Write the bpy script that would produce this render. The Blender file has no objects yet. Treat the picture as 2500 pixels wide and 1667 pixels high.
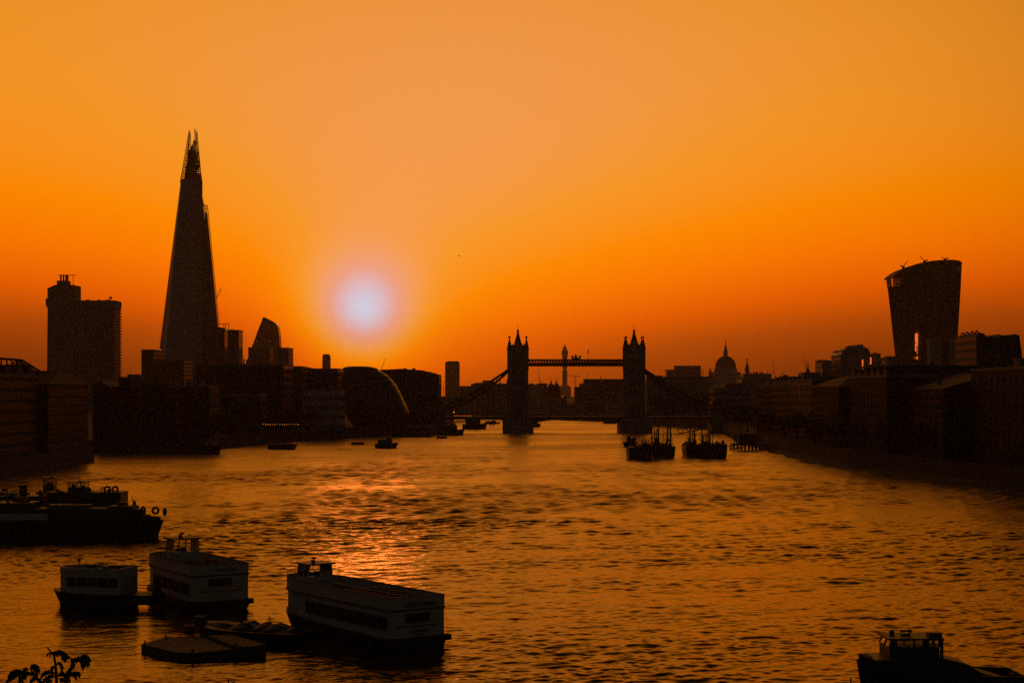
import bpy, math, random
import numpy as np
from mathutils import Vector, Matrix
from mathutils.geometry import tessellate_polygon
R = math.radians
random.seed(7)
SC = bpy.context.scene
COL = SC.collection

# ------------------------------------------------------------------ camera
F = 4100.0            # focal length in pixels of the 2500 px wide photograph
CH = 25.0             # eye height above the river
HV = 958.0            # horizon row
cam_d = bpy.data.cameras.new('camera')
cam = bpy.data.objects.new('camera', cam_d)
COL.objects.link(cam)
cam.location = (0, 0, CH)
cam.rotation_euler = (R(90), 0, 0)
cam_d.sensor_width = 36
cam_d.lens = 36 * F / 2500
cam_d.shift_y = (HV - 833.5) / 2500
cam_d.clip_start = 0.2
cam_d.clip_end = 60000
SC.camera = cam

# ------------------------------------------------------------------ sky and sun
GLOW_AZ, GLOW_EL = -5.06, 2.78        # where the veiled sun stands
SUN_AZ, SUN_EL = -5.06, 4.4
def direction(az, el):
    return Vector((math.sin(R(az)) * math.cos(R(el)), math.cos(R(az)) * math.cos(R(el)), math.sin(R(el))))
world = bpy.data.worlds.new('World')
SC.world = world
world.use_nodes = True
wn, wl = world.node_tree.nodes, world.node_tree.links
wn.clear()
def wmath(op, a, b=None, c=None, clamp=False):
    n = wn.new('ShaderNodeMath'); n.operation = op; n.use_clamp = clamp
    for i, x in enumerate((a, b, c)):
        if x is None: continue
        if isinstance(x, (int, float)): n.inputs[i].default_value = x
        else: wl.new(x, n.inputs[i])
    return n.outputs[0]
def lin(c):
    return tuple((x / 255 / 12.92) if x / 255 <= 0.04045 else ((x / 255 + 0.055) / 1.055) ** 2.4 for x in c)
tc = wn.new('ShaderNodeTexCoord')
nrm = wn.new('ShaderNodeVectorMath'); nrm.operation = 'NORMALIZE'
wl.new(tc.outputs['Generated'], nrm.inputs[0])
sep = wn.new('ShaderNodeSeparateXYZ'); wl.new(nrm.outputs[0], sep.inputs[0])
elev = wmath('MAXIMUM', wmath('MULTIPLY', wmath('ARCSINE', sep.outputs[2]), 57.2958), 0.0)
dot = wn.new('ShaderNodeVectorMath'); dot.operation = 'DOT_PRODUCT'
wl.new(nrm.outputs[0], dot.inputs[0]); dot.inputs[1].default_value = direction(GLOW_AZ, GLOW_EL)
theta = wmath('MULTIPLY', wmath('ARCCOSINE', wmath('MINIMUM', dot.outputs['Value'], 0.9999999)), 57.2958)
def falloff(x, scale, power):      # exp(-(x/scale)^power)
    return wmath('EXPONENT', wmath('MULTIPLY', wmath('POWER', wmath('DIVIDE', x, scale), power), -1.0))
SKY_BASE0, SKY_BASE1, SKY_ES, SKY_EP = 0.115, 0.755, 5.6, 1.5
base = wmath('SUBTRACT', SKY_BASE1, wmath('MULTIPLY', falloff(elev, SKY_ES, SKY_EP), SKY_BASE1 - SKY_BASE0))
dot2 = wn.new('ShaderNodeVectorMath'); dot2.operation = 'DOT_PRODUCT'      # the broad glow spreads a little to the right of the sun
wl.new(nrm.outputs[0], dot2.inputs[0]); dot2.inputs[1].default_value = direction(-1.6, GLOW_EL)
theta2 = wmath('MULTIPLY', wmath('ARCCOSINE', wmath('MINIMUM', dot2.outputs['Value'], 0.9999999)), 57.2958)
base = wmath('SUBTRACT', base, wmath('MULTIPLY', wmath('SUBTRACT', 1.0, falloff(elev, 21.0, 3.0)), 0.25))
t = wmath('ADD', base, wmath('MULTIPLY', falloff(theta2, 9.8, 1.6), 0.19))
t = wmath('ADD', t, wmath('MULTIPLY', falloff(theta, 3.2, 1.5), 0.20))
t = wmath('ADD', t, wmath('MULTIPLY', falloff(theta, 1.55, 1.8), 0.57))
ramp = wn.new('ShaderNodeValToRGB')
stops = [(0.0, (22, 8, 4)), (0.1, (72, 25, 5)), (0.2, (124, 46, 4)), (0.3, (168, 66, 3)), (0.4, (224, 90, 0)), (0.5, (244, 114, 0)),
         (0.6, (248, 134, 0)), (0.7, (243, 149, 40)), (0.8, (240, 155, 84)), (0.95, (233, 158, 130)), (1.08, (220, 178, 180)), (1.25, (204, 206, 226))]
stops = [(p / 1.3, c) for p, c in stops]
els = ramp.color_ramp.elements
els[0].position, els[0].color = stops[0][0], (*lin(stops[0][1]), 1)
els[1].position, els[1].color = stops[-1][0], (*lin(stops[-1][1]), 1)
for p, c in stops[1:-1]:
    e = els.new(p); e.color = (*lin(c), 1)
wl.new(wmath('DIVIDE', t, 1.3), ramp.inputs[0])
# the glow of the sunset fades steadily away from the sun towards the zenith and the east
fade = wmath('DIVIDE', 1.0, wmath('ADD', 1.0, wmath('POWER', wmath('DIVIDE', theta, 30.0), 5.5)))
fade = wmath('DIVIDE', fade, wmath('ADD', 1.0, wmath('POWER', wmath('DIVIDE', elev, 22.0), 6.0)))
bg1 = wn.new('ShaderNodeBackground')
wl.new(ramp.outputs[0], bg1.inputs['Color'])
wl.new(wmath('MULTIPLY', fade, wmath('ADD', 1.0, wmath('MULTIPLY', falloff(elev, 7.0, 1.6), 0.25))), bg1.inputs['Strength'])
nish = wn.new('ShaderNodeTexSky'); nish.sky_type = 'NISHITA'; nish.sun_disc = False
nish.sun_elevation = R(SUN_EL); nish.sun_rotation = R(SUN_AZ)
nish.dust_density = 3.0; nish.ozone_density = 1.5
dusk = wn.new('ShaderNodeMix'); dusk.data_type = 'RGBA'; dusk.blend_type = 'MULTIPLY'; dusk.inputs['Factor'].default_value = 1.0
wl.new(nish.outputs[0], dusk.inputs['A']); dusk.inputs['B'].default_value = (0.95, 0.63, 0.43, 1)      # warm smoky dusk
bg2 = wn.new('ShaderNodeBackground'); wl.new(dusk.outputs['Result'], bg2.inputs['Color'])
wl.new(wmath('MULTIPLY', wmath('POWER', wmath('SUBTRACT', 1.0, fade), 4.0), 0.021), bg2.inputs['Strength'])      # dim blue dusk away from the sunset
add = wn.new('ShaderNodeAddShader'); wl.new(bg1.outputs[0], add.inputs[0]); wl.new(bg2.outputs[0], add.inputs[1])
wout = wn.new('ShaderNodeOutputWorld'); wl.new(add.outputs[0], wout.inputs['Surface'])

sun_d = bpy.data.lights.new('sun', 'SUN')
sun_d.energy = 0.028
sun_d.angle = R(3.2)
sun_d.color = (1.0, 0.24, 0.08)
sun = bpy.data.objects.new('sun', sun_d)
COL.objects.link(sun)
sun.rotation_euler = (-direction(SUN_AZ, SUN_EL)).to_track_quat('-Z', 'Y').to_euler()

vs = SC.view_settings
vs.view_transform = 'Standard'; vs.look = 'None'; vs.exposure = 0.0; vs.gamma = 1.0
SC.cycles.use_denoising = False
SC.cycles.max_bounces = 6
SC.cycles.volume_bounces = 0
SC.cycles.sample_clamp_indirect = 8

# ------------------------------------------------------------------ materials
MATS = {}
def mat(name, col, rough=0.7, metal=0.0, vary=0.25, scale=1.0, emit=0, bump=0.0, spec=0.5):
    m = bpy.data.materials.new(name); m.use_nodes = True
    n, l = m.node_tree.nodes, m.node_tree.links
    b = n['Principled BSDF']
    b.inputs['Roughness'].default_value = rough
    b.inputs['Metallic'].default_value = metal
    b.inputs['Specular IOR Level'].default_value = spec
    c = n.new('ShaderNodeTexCoord')
    tx = n.new('ShaderNodeTexNoise'); tx.inputs['Scale'].default_value = scale; tx.inputs['Detail'].default_value = 6
    l.new(c.outputs['Object'], tx.inputs['Vector'])
    r = n.new('ShaderNodeValToRGB')
    r.color_ramp.elements[0].position = 0.3; r.color_ramp.elements[1].position = 0.7
    r.color_ramp.elements[0].color = (*[x * (1 - vary) for x in col], 1)
    r.color_ramp.elements[1].color = (*[min(1, x * (1 + vary)) for x in col], 1)
    l.new(tx.outputs['Fac'], r.inputs[0]); l.new(r.outputs[0], b.inputs['Base Color'])
    if bump:
        bp = n.new('ShaderNodeBump'); bp.inputs['Strength'].default_value = bump; bp.inputs['Distance'].default_value = 0.05
        l.new(tx.outputs['Fac'], bp.inputs['Height']); l.new(bp.outputs[0], b.inputs['Normal'])
    if emit:
        b.inputs['Emission Color'].default_value = (*col, 1); b.inputs['Emission Strength'].default_value = emit
    MATS[name] = m
    return m
def facade(name, wall, glass, wx, wz, gap=0.28, rough_glass=0.12, mortar=None):
    """a wall with a grid of small windows, for buildings too far away to tell the windows apart"""
    m = bpy.data.materials.new(name); m.use_nodes = True
    n, l = m.node_tree.nodes, m.node_tree.links
    b = n['Principled BSDF']
    c = n.new('ShaderNodeTexCoord'); g = n.new('ShaderNodeNewGeometry')
    s = n.new('ShaderNodeSeparateXYZ'); l.new(c.outputs['Object'], s.inputs[0])
    ad = n.new('ShaderNodeMath'); ad.operation = 'ADD'
    l.new(s.outputs[0], ad.inputs[0]); l.new(s.outputs[1], ad.inputs[1])
    cb = n.new('ShaderNodeCombineXYZ'); l.new(ad.outputs[0], cb.inputs[0]); l.new(s.outputs[2], cb.inputs[1])
    br = n.new('ShaderNodeTexBrick'); l.new(cb.outputs[0], br.inputs['Vector'])
    br.offset = 0.0; br.inputs['Scale'].default_value = 1.0
    br.inputs['Brick Width'].default_value = wx; br.inputs['Row Height'].default_value = wz
    br.inputs['Mortar Size'].default_value = gap * min(wx, wz); br.inputs['Mortar Smooth'].default_value = 0
    br.inputs['Color1'].default_value = (*glass, 1); br.inputs['Color2'].default_value = (*[x * 1.6 for x in glass], 1)
    tx = n.new('ShaderNodeTexNoise'); tx.inputs['Scale'].default_value = 0.15; l.new(c.outputs['Object'], tx.inputs['Vector'])
    r = n.new('ShaderNodeValToRGB')
    r.color_ramp.elements[0].color = (*[x * 0.7 for x in wall], 1); r.color_ramp.elements[1].color = (*[x * 1.25 for x in wall], 1)
    l.new(tx.outputs['Fac'], r.inputs[0]); l.new(r.outputs[0], br.inputs['Mortar'])
    l.new(br.outputs['Color'], b.inputs['Base Color'])
    mr = n.new('ShaderNodeMapRange'); l.new(br.outputs['Fac'], mr.inputs[0])
    mr.inputs[3].default_value = rough_glass; mr.inputs[4].default_value = 0.75
    l.new(mr.outputs[0], b.inputs['Roughness'])
    MATS[name] = m
    return m
mat('stone', (0.30, 0.27, 0.23), 0.85, scale=0.6)
mat('pale_stone', (0.42, 0.39, 0.34), 0.85, scale=0.5)
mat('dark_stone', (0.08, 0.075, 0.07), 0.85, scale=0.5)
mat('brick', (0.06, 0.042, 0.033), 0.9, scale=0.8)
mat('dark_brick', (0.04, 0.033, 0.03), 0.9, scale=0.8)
mat('concrete', (0.24, 0.23, 0.22), 0.85, scale=0.4)
mat('slate', (0.035, 0.035, 0.038), 0.75, scale=0.7)
mat('lead', (0.13, 0.135, 0.14), 0.6, scale=0.4)
mat('steel', (0.14, 0.14, 0.15), 0.5, 0.6, scale=1.0)
mat('blue_steel', (0.06, 0.08, 0.11), 0.55, 0.2, scale=1.0)
mat('black_paint', (0.018, 0.019, 0.021), 0.5, scale=1.5)
mat('white_paint', (0.62, 0.55, 0.46), 0.4, vary=0.12, scale=0.9)
mat('grey_paint', (0.16, 0.16, 0.16), 0.5, scale=1.2)
mat('dark_paint', (0.05, 0.05, 0.055), 0.5, scale=1.2)
mat('red_paint', (0.30, 0.05, 0.03), 0.45, scale=1.2)
mat('blue_print', (0.03, 0.04, 0.09), 0.5, vary=0.05)
mat('rubber', (0.02, 0.02, 0.02), 0.9)
mat('wood', (0.16, 0.10, 0.06), 0.8, scale=3)
mat('deck_wood', (0.13, 0.10, 0.075), 0.75, scale=2.5, bump=0.3)
mat('tarpaulin', (0.05, 0.06, 0.07), 0.55, scale=1.5, bump=0.5)
mat('mud', (0.035, 0.028, 0.022), 0.8, scale=0.15, bump=0.6)
mat('bark', (0.08, 0.06, 0.045), 0.9, scale=2)
mat('leaf', (0.05, 0.075, 0.025), 0.6, vary=0.4, scale=0.5)
mat('plant_leaf', (0.05, 0.09, 0.03), 0.5, vary=0.3, scale=8)
mat('paving', (0.035, 0.035, 0.035), 0.9, scale=0.05)
mat('feather', (0.25, 0.25, 0.26), 0.8)
mat('cloth', (0.30, 0.06, 0.08), 0.9)
mat('dark_glass', (0.03, 0.035, 0.04), 0.08, spec=0.6)
mat('tower_glass', (0.20, 0.20, 0.20), 0.25, 0.3, vary=0.15, scale=0.08)
mat('pale_glass', (0.20, 0.20, 0.20), 0.22, 0.5, vary=0.15, scale=0.08)
mat('hall_glass', (0.05, 0.05, 0.052), 0.3, 0.0, vary=0.1, scale=0.3)
mat('window_pane', (0.02, 0.022, 0.025), 0.06, spec=0.7)
mat('lamp_glow', (1.0, 0.34, 0.06), 0.5, emit=1.3, vary=0)
mat('sunset_glow', (1.0, 0.18, 0.02), 0.4, emit=0.85, vary=0.0)  # emission stands in for sunset caught in glass, no lamp inside
mat('dim_glow', (1.0, 0.20, 0.03), 0.4, emit=0.28, vary=0.0)  # weaker emission for fainter sunset strips and the obstruction lamps
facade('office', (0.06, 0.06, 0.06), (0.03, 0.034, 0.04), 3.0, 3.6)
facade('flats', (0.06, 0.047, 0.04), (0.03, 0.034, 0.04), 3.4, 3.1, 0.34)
facade('concrete_slab', (0.24, 0.23, 0.22), (0.03, 0.034, 0.04), 2.6, 3.2, 0.3)
facade('curtain_wall', (0.11, 0.11, 0.115), (0.05, 0.055, 0.06), 1.6, 3.8, 0.12, 0.16)
facade('stone_offices', (0.34, 0.31, 0.27), (0.03, 0.034, 0.04), 2.8, 4.2, 0.34)
def clear_glass():
    m = bpy.data.materials.new('clear_glass'); m.use_nodes = True
    n, l = m.node_tree.nodes, m.node_tree.links
    n.remove(n['Principled BSDF'])
    tr = n.new('ShaderNodeBsdfTransparent'); tr.inputs[0].default_value = (0.82, 0.84, 0.84, 1)
    gl = n.new('ShaderNodeBsdfGlossy'); gl.inputs['Roughness'].default_value = 0.03
    fr = n.new('ShaderNodeFresnel'); fr.inputs[0].default_value = 1.45
    mx = n.new('ShaderNodeMixShader')
    l.new(fr.outputs[0], mx.inputs[0]); l.new(tr.outputs[0], mx.inputs[1]); l.new(gl.outputs[0], mx.inputs[2])
    l.new(mx.outputs[0], n['Material Output'].inputs[0])
    MATS['clear_glass'] = m
clear_glass()

# ------------------------------------------------------------------ helpers
def tag(o, label=None, cat=None, group=None, kind=None):
    for k, v in (('label', label), ('category', cat), ('group', group), ('kind', kind)):
        if v: o[k] = v
    return o
def thing(name, label, cat, loc=(0, 0, 0), rz=0, group=None):
    o = bpy.data.objects.new(name, None); COL.objects.link(o)
    o.location = loc; o.rotation_euler = (0, 0, rz)
    return tag(o, label, cat, group)
def at(u, v, Y):        # a pixel of the photograph at a real distance
    return Vector(((u - 1250) / F * Y, Y, CH - (v - HV) / F * Y))
def px(u, Y): return (u - 1250) / F * Y
def pz(v, Y): return CH - (v - HV) / F * Y
class MB:
    def __init__(s): s.v = []; s.f = []; s.m = []
    def add(s, vs, fs, mi=0):
        b = len(s.v); s.v += [tuple(x) for x in vs]
        for f in fs: s.f.append([b + i for i in f]); s.m.append(mi)
        return s
    def box(s, x0, x1, y0, y1, z0, z1, mi=0):
        return s.add([(x0, y0, z0), (x1, y0, z0), (x1, y1, z0), (x0, y1, z0), (x0, y0, z1), (x1, y0, z1), (x1, y1, z1), (x0, y1, z1)],
                     [(3, 2, 1, 0), (4, 5, 6, 7), (0, 1, 5, 4), (1, 2, 6, 5), (2, 3, 7, 6), (3, 0, 4, 7)], mi)
    def cbox(s, x, y, z, sx, sy, sz, mi=0):
        return s.box(x - sx / 2, x + sx / 2, y - sy / 2, y + sy / 2, z, z + sz, mi)
    def loft(s, rings, cap=True, mi=0):
        n = len(rings[0]); vs = [p for r in rings for p in r]; fs = []
        for k in range(len(rings) - 1):
            for i in range(n):
                j = (i + 1) % n
                fs.append((k * n + i, k * n + j, (k + 1) * n + j, (k + 1) * n + i))
        if cap:
            fs.append(tuple(reversed(range(n)))); fs.append(tuple(range((len(rings) - 1) * n, len(rings) * n)))
        return s.add(vs, fs, mi)
    def prism(s, pts, z0, z1, mi=0):
        return s.loft([[(x, y, z0) for x, y in pts], [(x, y, z1) for x, y in pts]], True, mi)
    def slab(s, pts, y0, y1, mi=0):        # an outline in x-z with depth in y
        return s.loft([[(x, y1, z) for x, z in pts], [(x, y0, z) for x, z in pts]], True, mi)
    def lathe(s, prof, n=16, c=(0, 0), a0=0.0, mi=0):
        return s.loft([[(c[0] + r * math.cos(a0 + 2 * math.pi * i / n), c[1] + r * math.sin(a0 + 2 * math.pi * i / n), z) for i in range(n)]
                       for r, z in prof], True, mi)
    def tube(s, p, q, r, r2=None, n=6, mi=0):
        p, q = Vector(p), Vector(q); d = (q - p)
        if d.length < 1e-6: return s
        d.normalize(); a = d.orthogonal().normalized(); b = d.cross(a); r2 = r if r2 is None else r2
        return s.loft([[c + rr * (math.cos(2 * math.pi * (i + .5) / n) * a + math.sin(2 * math.pi * (i + .5) / n) * b) for i in range(n)]
                       for c, rr in ((p, r), (q, r2))], True, mi)
    def path(s, pts, r, n=5, mi=0):
        for a, b in zip(pts, pts[1:]): s.tube(a, b, r, n=n, mi=mi)
        return s
    def torus(s, c, R_, r, axis='y', n=14, k=6, mi=0):
        rings = []
        for i in range(n):
            a = 2 * math.pi * i / n; ring = []
            for j in range(k):
                b = 2 * math.pi * j / k; rr = R_ + r * math.cos(b); h = r * math.sin(b)
                p = (rr * math.cos(a), h, rr * math.sin(a)) if axis == 'y' else ((h, rr * math.cos(a), rr * math.sin(a)) if axis == 'x' else (rr * math.cos(a), rr * math.sin(a), h))
                ring.append((c[0] + p[0], c[1] + p[1], c[2] + p[2]))
            rings.append(ring)
        rings.append(rings[0])
        return s.loft(rings, False, mi)
    def mesh(s, name, mats, smooth=False):
        me = bpy.data.meshes.new(name); me.from_pydata(s.v, [], s.f)
        for m in ([mats] if isinstance(mats, str) else mats): me.materials.append(MATS[m])
        me.polygons.foreach_set('material_index', s.m)
        if smooth: me.polygons.foreach_set('use_smooth', [True] * len(s.f))
        me.update()
        return me
    def build(s, name, mats, parent=None, loc=(0, 0, 0), rz=0, smooth=False, label=None, kind=None):
        return link(name, s.mesh(name, mats, smooth), parent, loc, rz, label, kind)
def link(name, me, parent=None, loc=(0, 0, 0), rz=0, label=None, kind=None):
    o = bpy.data.objects.new(name, me); COL.objects.link(o)
    o.parent = parent; o.location = loc; o.rotation_euler = (0, 0, rz)
    if label: o['label'] = label
    if kind: o['kind'] = kind
    return o
def copy_tree(o, parent=None):
    c = o.copy(); COL.objects.link(c); c.parent = parent
    for ch in o.children: copy_tree(ch, c)
    return c
def rect(w, d, x=0, y=0): return [(x - w / 2, y - d / 2), (x + w / 2, y - d / 2), (x + w / 2, y + d / 2), (x - w / 2, y + d / 2)]
def text_mesh(s, size, mname, depth=0.02):
    cu = bpy.data.curves.new('lettering', 'FONT'); cu.body = s; cu.size = size; cu.extrude = depth; cu.align_x = 'CENTER'; cu.align_y = 'CENTER'
    o = bpy.data.objects.new('lettering', cu); COL.objects.link(o)
    bpy.context.view_layer.update()
    me = bpy.data.meshes.new_from_object(o.evaluated_get(bpy.context.evaluated_depsgraph_get()))
    bpy.data.objects.remove(o); bpy.data.curves.remove(cu)
    me.materials.clear(); me.materials.append(MATS[mname])
    return me
_win = {}
def window_mesh(w, h):
    k = (round(w, 1), round(h, 1))
    if k not in _win:
        m = MB(); t = 0.14
        m.box(-w / 2, w / 2, -0.05, 0.02, 0, h, 1)
        m.box(-w / 2 - t, -w / 2, -0.16, 0.02, -t, h + t); m.box(w / 2, w / 2 + t, -0.16, 0.02, -t, h + t)
        m.box(-w / 2, w / 2, -0.16, 0.02, h, h + t); m.box(-w / 2, w / 2, -0.24, 0.02, -t, 0)
        m.box(-0.05, 0.05, -0.12, 0.0, 0, h); m.box(-w / 2, -0.05, -0.11, 0, h * .5, h * .5 + .07); m.box(0.05, w / 2, -0.11, 0, h * .5, h * .5 + .07)
        _win[k] = m.mesh('window', ['dark_paint', 'window_pane'])
    return _win[k]

# ------------------------------------------------------------------ setting: land, river walls, river
LB = [(-165, 95), (-160, 300), (-152, 500), (-153, 612), (-182, 628), (-180, 690), (-127, 690), (-131, 748), (-121, 820), (-111, 862), (-95, 907), (-79, 950), (-47, 952),
      (-45, 1100), (-46, 1300), (-52, 1480), (-90, 1640)]
RB = [(165, 95), (150, 330), (131, 423), (122, 505), (114, 566), (112, 680), (116, 850), (128, 1000), (136, 1165), (112, 1290), (90, 1423), (25, 1577), (-40, 1690)]
GZ = 4.5
outer = LB + RB[::-1] + [(165, -60), (6200, -60), (6200, 9000), (-6200, 9000), (-6200, -60), (-165, -60)]
tri = tessellate_polygon([[Vector((x, y, 0)) for x, y in outer]])
g = MB(); g.add([(x, y, GZ) for x, y in outer], [tuple(t_) for t_ in tri])
go = g.build('ground', 'paving'); tag(go, kind='structure')
nb = MB(); nb.box(-164.9, 164.9, -60, 95, GZ - 5, GZ)
tag(nb.build('near_bank', 'paving'), kind='structure')
def river_wall(name, pts, side, m, label):
    w = MB(); k = MB(); t_ = 0.8 * side
    for (x0, y0), (x1, y1) in zip(pts, pts[1:]):
        d = Vector((x1 - x0, y1 - y0)).normalized(); nx, ny = d.y * t_, -d.x * t_
        q = [(x0, y0), (x1, y1), (x1 + nx, y1 + ny), (x0 + nx, y0 + ny)]
        if side > 0: q = q[::-1]
        w.loft([[(x, y, -1.5) for x, y in q], [(x, y, GZ + 0.7) for x, y in q]])
        q2 = [(x0 - nx * .2, y0 - ny * .2), (x1 - nx * .2, y1 - ny * .2), (x1 + nx * 1.15, y1 + ny * 1.15), (x0 + nx * 1.15, y0 + ny * 1.15)]
        if side > 0: q2 = q2[::-1]
        k.loft([[(x, y, GZ + 0.7) for x, y in q2], [(x, y, GZ + 1.0) for x, y in q2]])
    root = thing(name, label, 'wall')
    w.build('wall', m, root); k.build('coping', 'dark_stone', root)
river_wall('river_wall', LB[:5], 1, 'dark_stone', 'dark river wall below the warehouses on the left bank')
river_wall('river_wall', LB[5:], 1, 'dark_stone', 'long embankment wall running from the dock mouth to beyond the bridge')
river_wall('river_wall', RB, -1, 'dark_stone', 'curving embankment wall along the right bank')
# muddy foreshore uncovered below the right bank
fs = MB(); rows = []
for k, (x, y) in enumerate([(150, 330), (131, 423), (122, 470), (121, 505), (117, 540), (114, 566), (113, 600), (112, 640), (112, 680), (114, 760), (116, 850)]):
    reach = [2, 3, 5, 7, 4, 8, 9, 5, 6, 3, 1.5][k] + random.uniform(-1, 1)
    rows.append([(x + .5, y, 1.6), (x - reach * .4, y, 0.75), (x - reach, y, 0.05), (x - reach - 4, y, -0.6)])
for a, b in zip(rows, rows[1:]):
    for i in range(3): fs.add([a[i], b[i], b[i + 1], a[i + 1]], [(0, 1, 2, 3)])
tag(fs.build('foreshore', 'mud', smooth=True), kind='structure')

# river: real waves, finer where they are close
def make_river():
    rng = np.random.default_rng(5)
    Y0, Y1 = 93.0, 1700.0
    ys = np.concatenate([Y0 * np.exp(np.arange(0, math.log(330 / Y0), 0.0015)), 330 * np.exp(np.arange(0, math.log(Y1 / 330), 0.0034))]); nc = 720
    a = np.linspace(-0.42, 0.42, nc)
    Yg, Ag = np.meshgrid(ys, a, indexing='ij'); Xg = Yg * Ag
    Z = np.zeros_like(Xg); lost = np.zeros_like(Xg); step = np.maximum(np.gradient(ys)[:, None] * np.ones_like(Xg), Yg * 0.84 / nc)
    # gusts: patches of rougher and smoother water
    gust = np.zeros_like(Xg)
    for i in range(22):
        lam = math.exp(rng.uniform(math.log(14), math.log(190))); th = rng.uniform(0, 6.28); k = 2 * math.pi / lam
        gust += np.sin(k * (Xg * math.cos(th) * .55 + Yg * math.sin(th)) + rng.uniform(0, 6.28))
    gust = np.clip(0.97 + 0.075 * gust, 0.6, 1.45)
    sh = np.clip((Yg - 170) / 200, 0, 1); gust *= 0.92 + 0.4 * sh * sh * (3 - 2 * sh)      # sheltered near the moorings, choppier in mid stream
    gust *= 1 - 0.5 * np.exp(-(((Xg + 34) / 42) ** 2 + ((Yg - 185) / 46) ** 2) ** 2)      # calm water in the lee of the moored boats
    for i in range(150):
        lam = math.exp(rng.uniform(math.log(0.55), math.log(7.5)))
        th = rng.normal(-math.pi / 2 + .25, 0.62); k = 2 * math.pi / lam
        slope = WAVE_SLOPE * (0.95 if lam < 2.3 else (0.5 + 0.5 * sh))
        amp = slope / k
        lim = np.clip((lam / step - 1.5) / 1.2, 0, 1)
        lost += 0.5 * (slope * gust) ** 2 * (1 - lim ** 2)      # chop too fine for the mesh becomes gloss
        ph = k * (Xg * math.cos(th) + Yg * math.sin(th)) + rng.uniform(0, 6.28)
        s_ = np.sin(ph)
        Z += amp * lim * (s_ - 0.22 * np.cos(2 * ph)) 
    Z *= gust
    for i in range(26):          # long low swells and wakes that streak the distant water
        lam = math.exp(rng.uniform(math.log(12), math.log(60))); th = rng.normal(-math.pi / 2, 0.35); k = 2 * math.pi / lam
        Z += 0.0028 / k * np.sin(k * (Xg * math.cos(th) + Yg * math.sin(th)) + rng.uniform(0, 6.28))
    nr = len(ys)
    co = np.stack([Xg, Yg, Z], -1).reshape(-1, 3).astype(np.float32)
    idx = np.arange(nr * nc).reshape(nr, nc)
    q = np.stack([idx[:-1, :-1], idx[:-1, 1:], idx[1:, 1:], idx[1:, :-1]], -1).reshape(-1, 4)
    me = bpy.data.meshes.new('river')
    me.vertices.add(len(co)); me.vertices.foreach_set('co', co.ravel())
    me.loops.add(q.size); me.loops.foreach_set('vertex_index', q.ravel().astype(np.int32))
    me.polygons.add(len(q)); me.polygons.foreach_set('loop_start', np.arange(0, q.size, 4, dtype=np.int32))
    me.polygons.foreach_set('use_smooth', np.ones(len(q), dtype=bool))
    me.update(calc_edges=True)
    at_ = me.attributes.new('chop', 'FLOAT', 'POINT'); at_.data.foreach_set('value', np.clip(np.sqrt(np.sqrt(2 * lost) * CHOP + 0.003), 0, .45).astype(np.float32).ravel())
    m = bpy.data.materials.new('river_water'); m.use_nodes = True
    n, l = m.node_tree.nodes, m.node_tree.links; n.remove(n['Principled BSDF'])
    df = n.new('ShaderNodeBsdfDiffuse'); df.inputs[0].default_value = (0.012, 0.010, 0.007, 1)       # silty brown water
    gl = n.new('ShaderNodeBsdfGlossy'); gl.inputs[0].default_value = (0.94, 0.75, 0.34, 1); gl.inputs['Roughness'].default_value = 0.05
    fr = n.new('ShaderNodeFresnel'); fr.inputs[0].default_value = 1.333
    mx = n.new('ShaderNodeMixShader'); l.new(fr.outputs[0], mx.inputs[0]); l.new(df.outputs[0], mx.inputs[1]); l.new(gl.outputs[0], mx.inputs[2])
    l.new(mx.outputs[0], n['Material Output'].inputs[0])
    ca = n.new('ShaderNodeAttribute'); ca.attribute_name = 'chop'; l.new(ca.outputs['Fac'], gl.inputs['Roughness'])
    c = n.new('ShaderNodeTexCoord')
    mp = n.new('ShaderNodeMapping'); mp.inputs['Scale'].default_value = (1.3, 2.4, 1.0); l.new(c.outputs['Object'], mp.inputs[0])
    t1 = n.new('ShaderNodeTexNoise'); t1.inputs['Scale'].default_value = 0.9; t1.inputs['Detail'].default_value = 3; l.new(mp.outputs[0], t1.inputs[0])
    bp = n.new('ShaderNodeBump'); bp.inputs['Strength'].default_value = 0.42; bp.inputs['Distance'].default_value = 0.10
    l.new(t1.outputs['Fac'], bp.inputs['Height'])
    for q_ in (df, gl, fr): l.new(bp.outputs[0], q_.inputs['Normal'])
    me.materials.append(m)
    tag(link('river', me), kind='structure')
WAVE_SLOPE = 0.0200
CHOP = 0.32
make_river()

def make_haze():
    m = bpy.data.materials.new('haze_air'); m.use_nodes = True
    n, l = m.node_tree.nodes, m.node_tree.links; n.remove(n['Principled BSDF'])
    v = n.new('ShaderNodeVolumePrincipled')
    v.inputs['Color'].default_value = (0.95, 0.74, 0.50, 1); v.inputs['Density'].default_value = HAZE; v.inputs['Anisotropy'].default_value = 0.72
    l.new(v.outputs[0], n['Material Output'].inputs['Volume']); MATS['haze_air'] = m
    h = MB(); h.box(-6300, 6300, -80, 9100, -2.6, 326)
    tag(h.build('haze', 'haze_air'), kind='stuff')
HAZE = 3.6e-5
make_haze()

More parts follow.
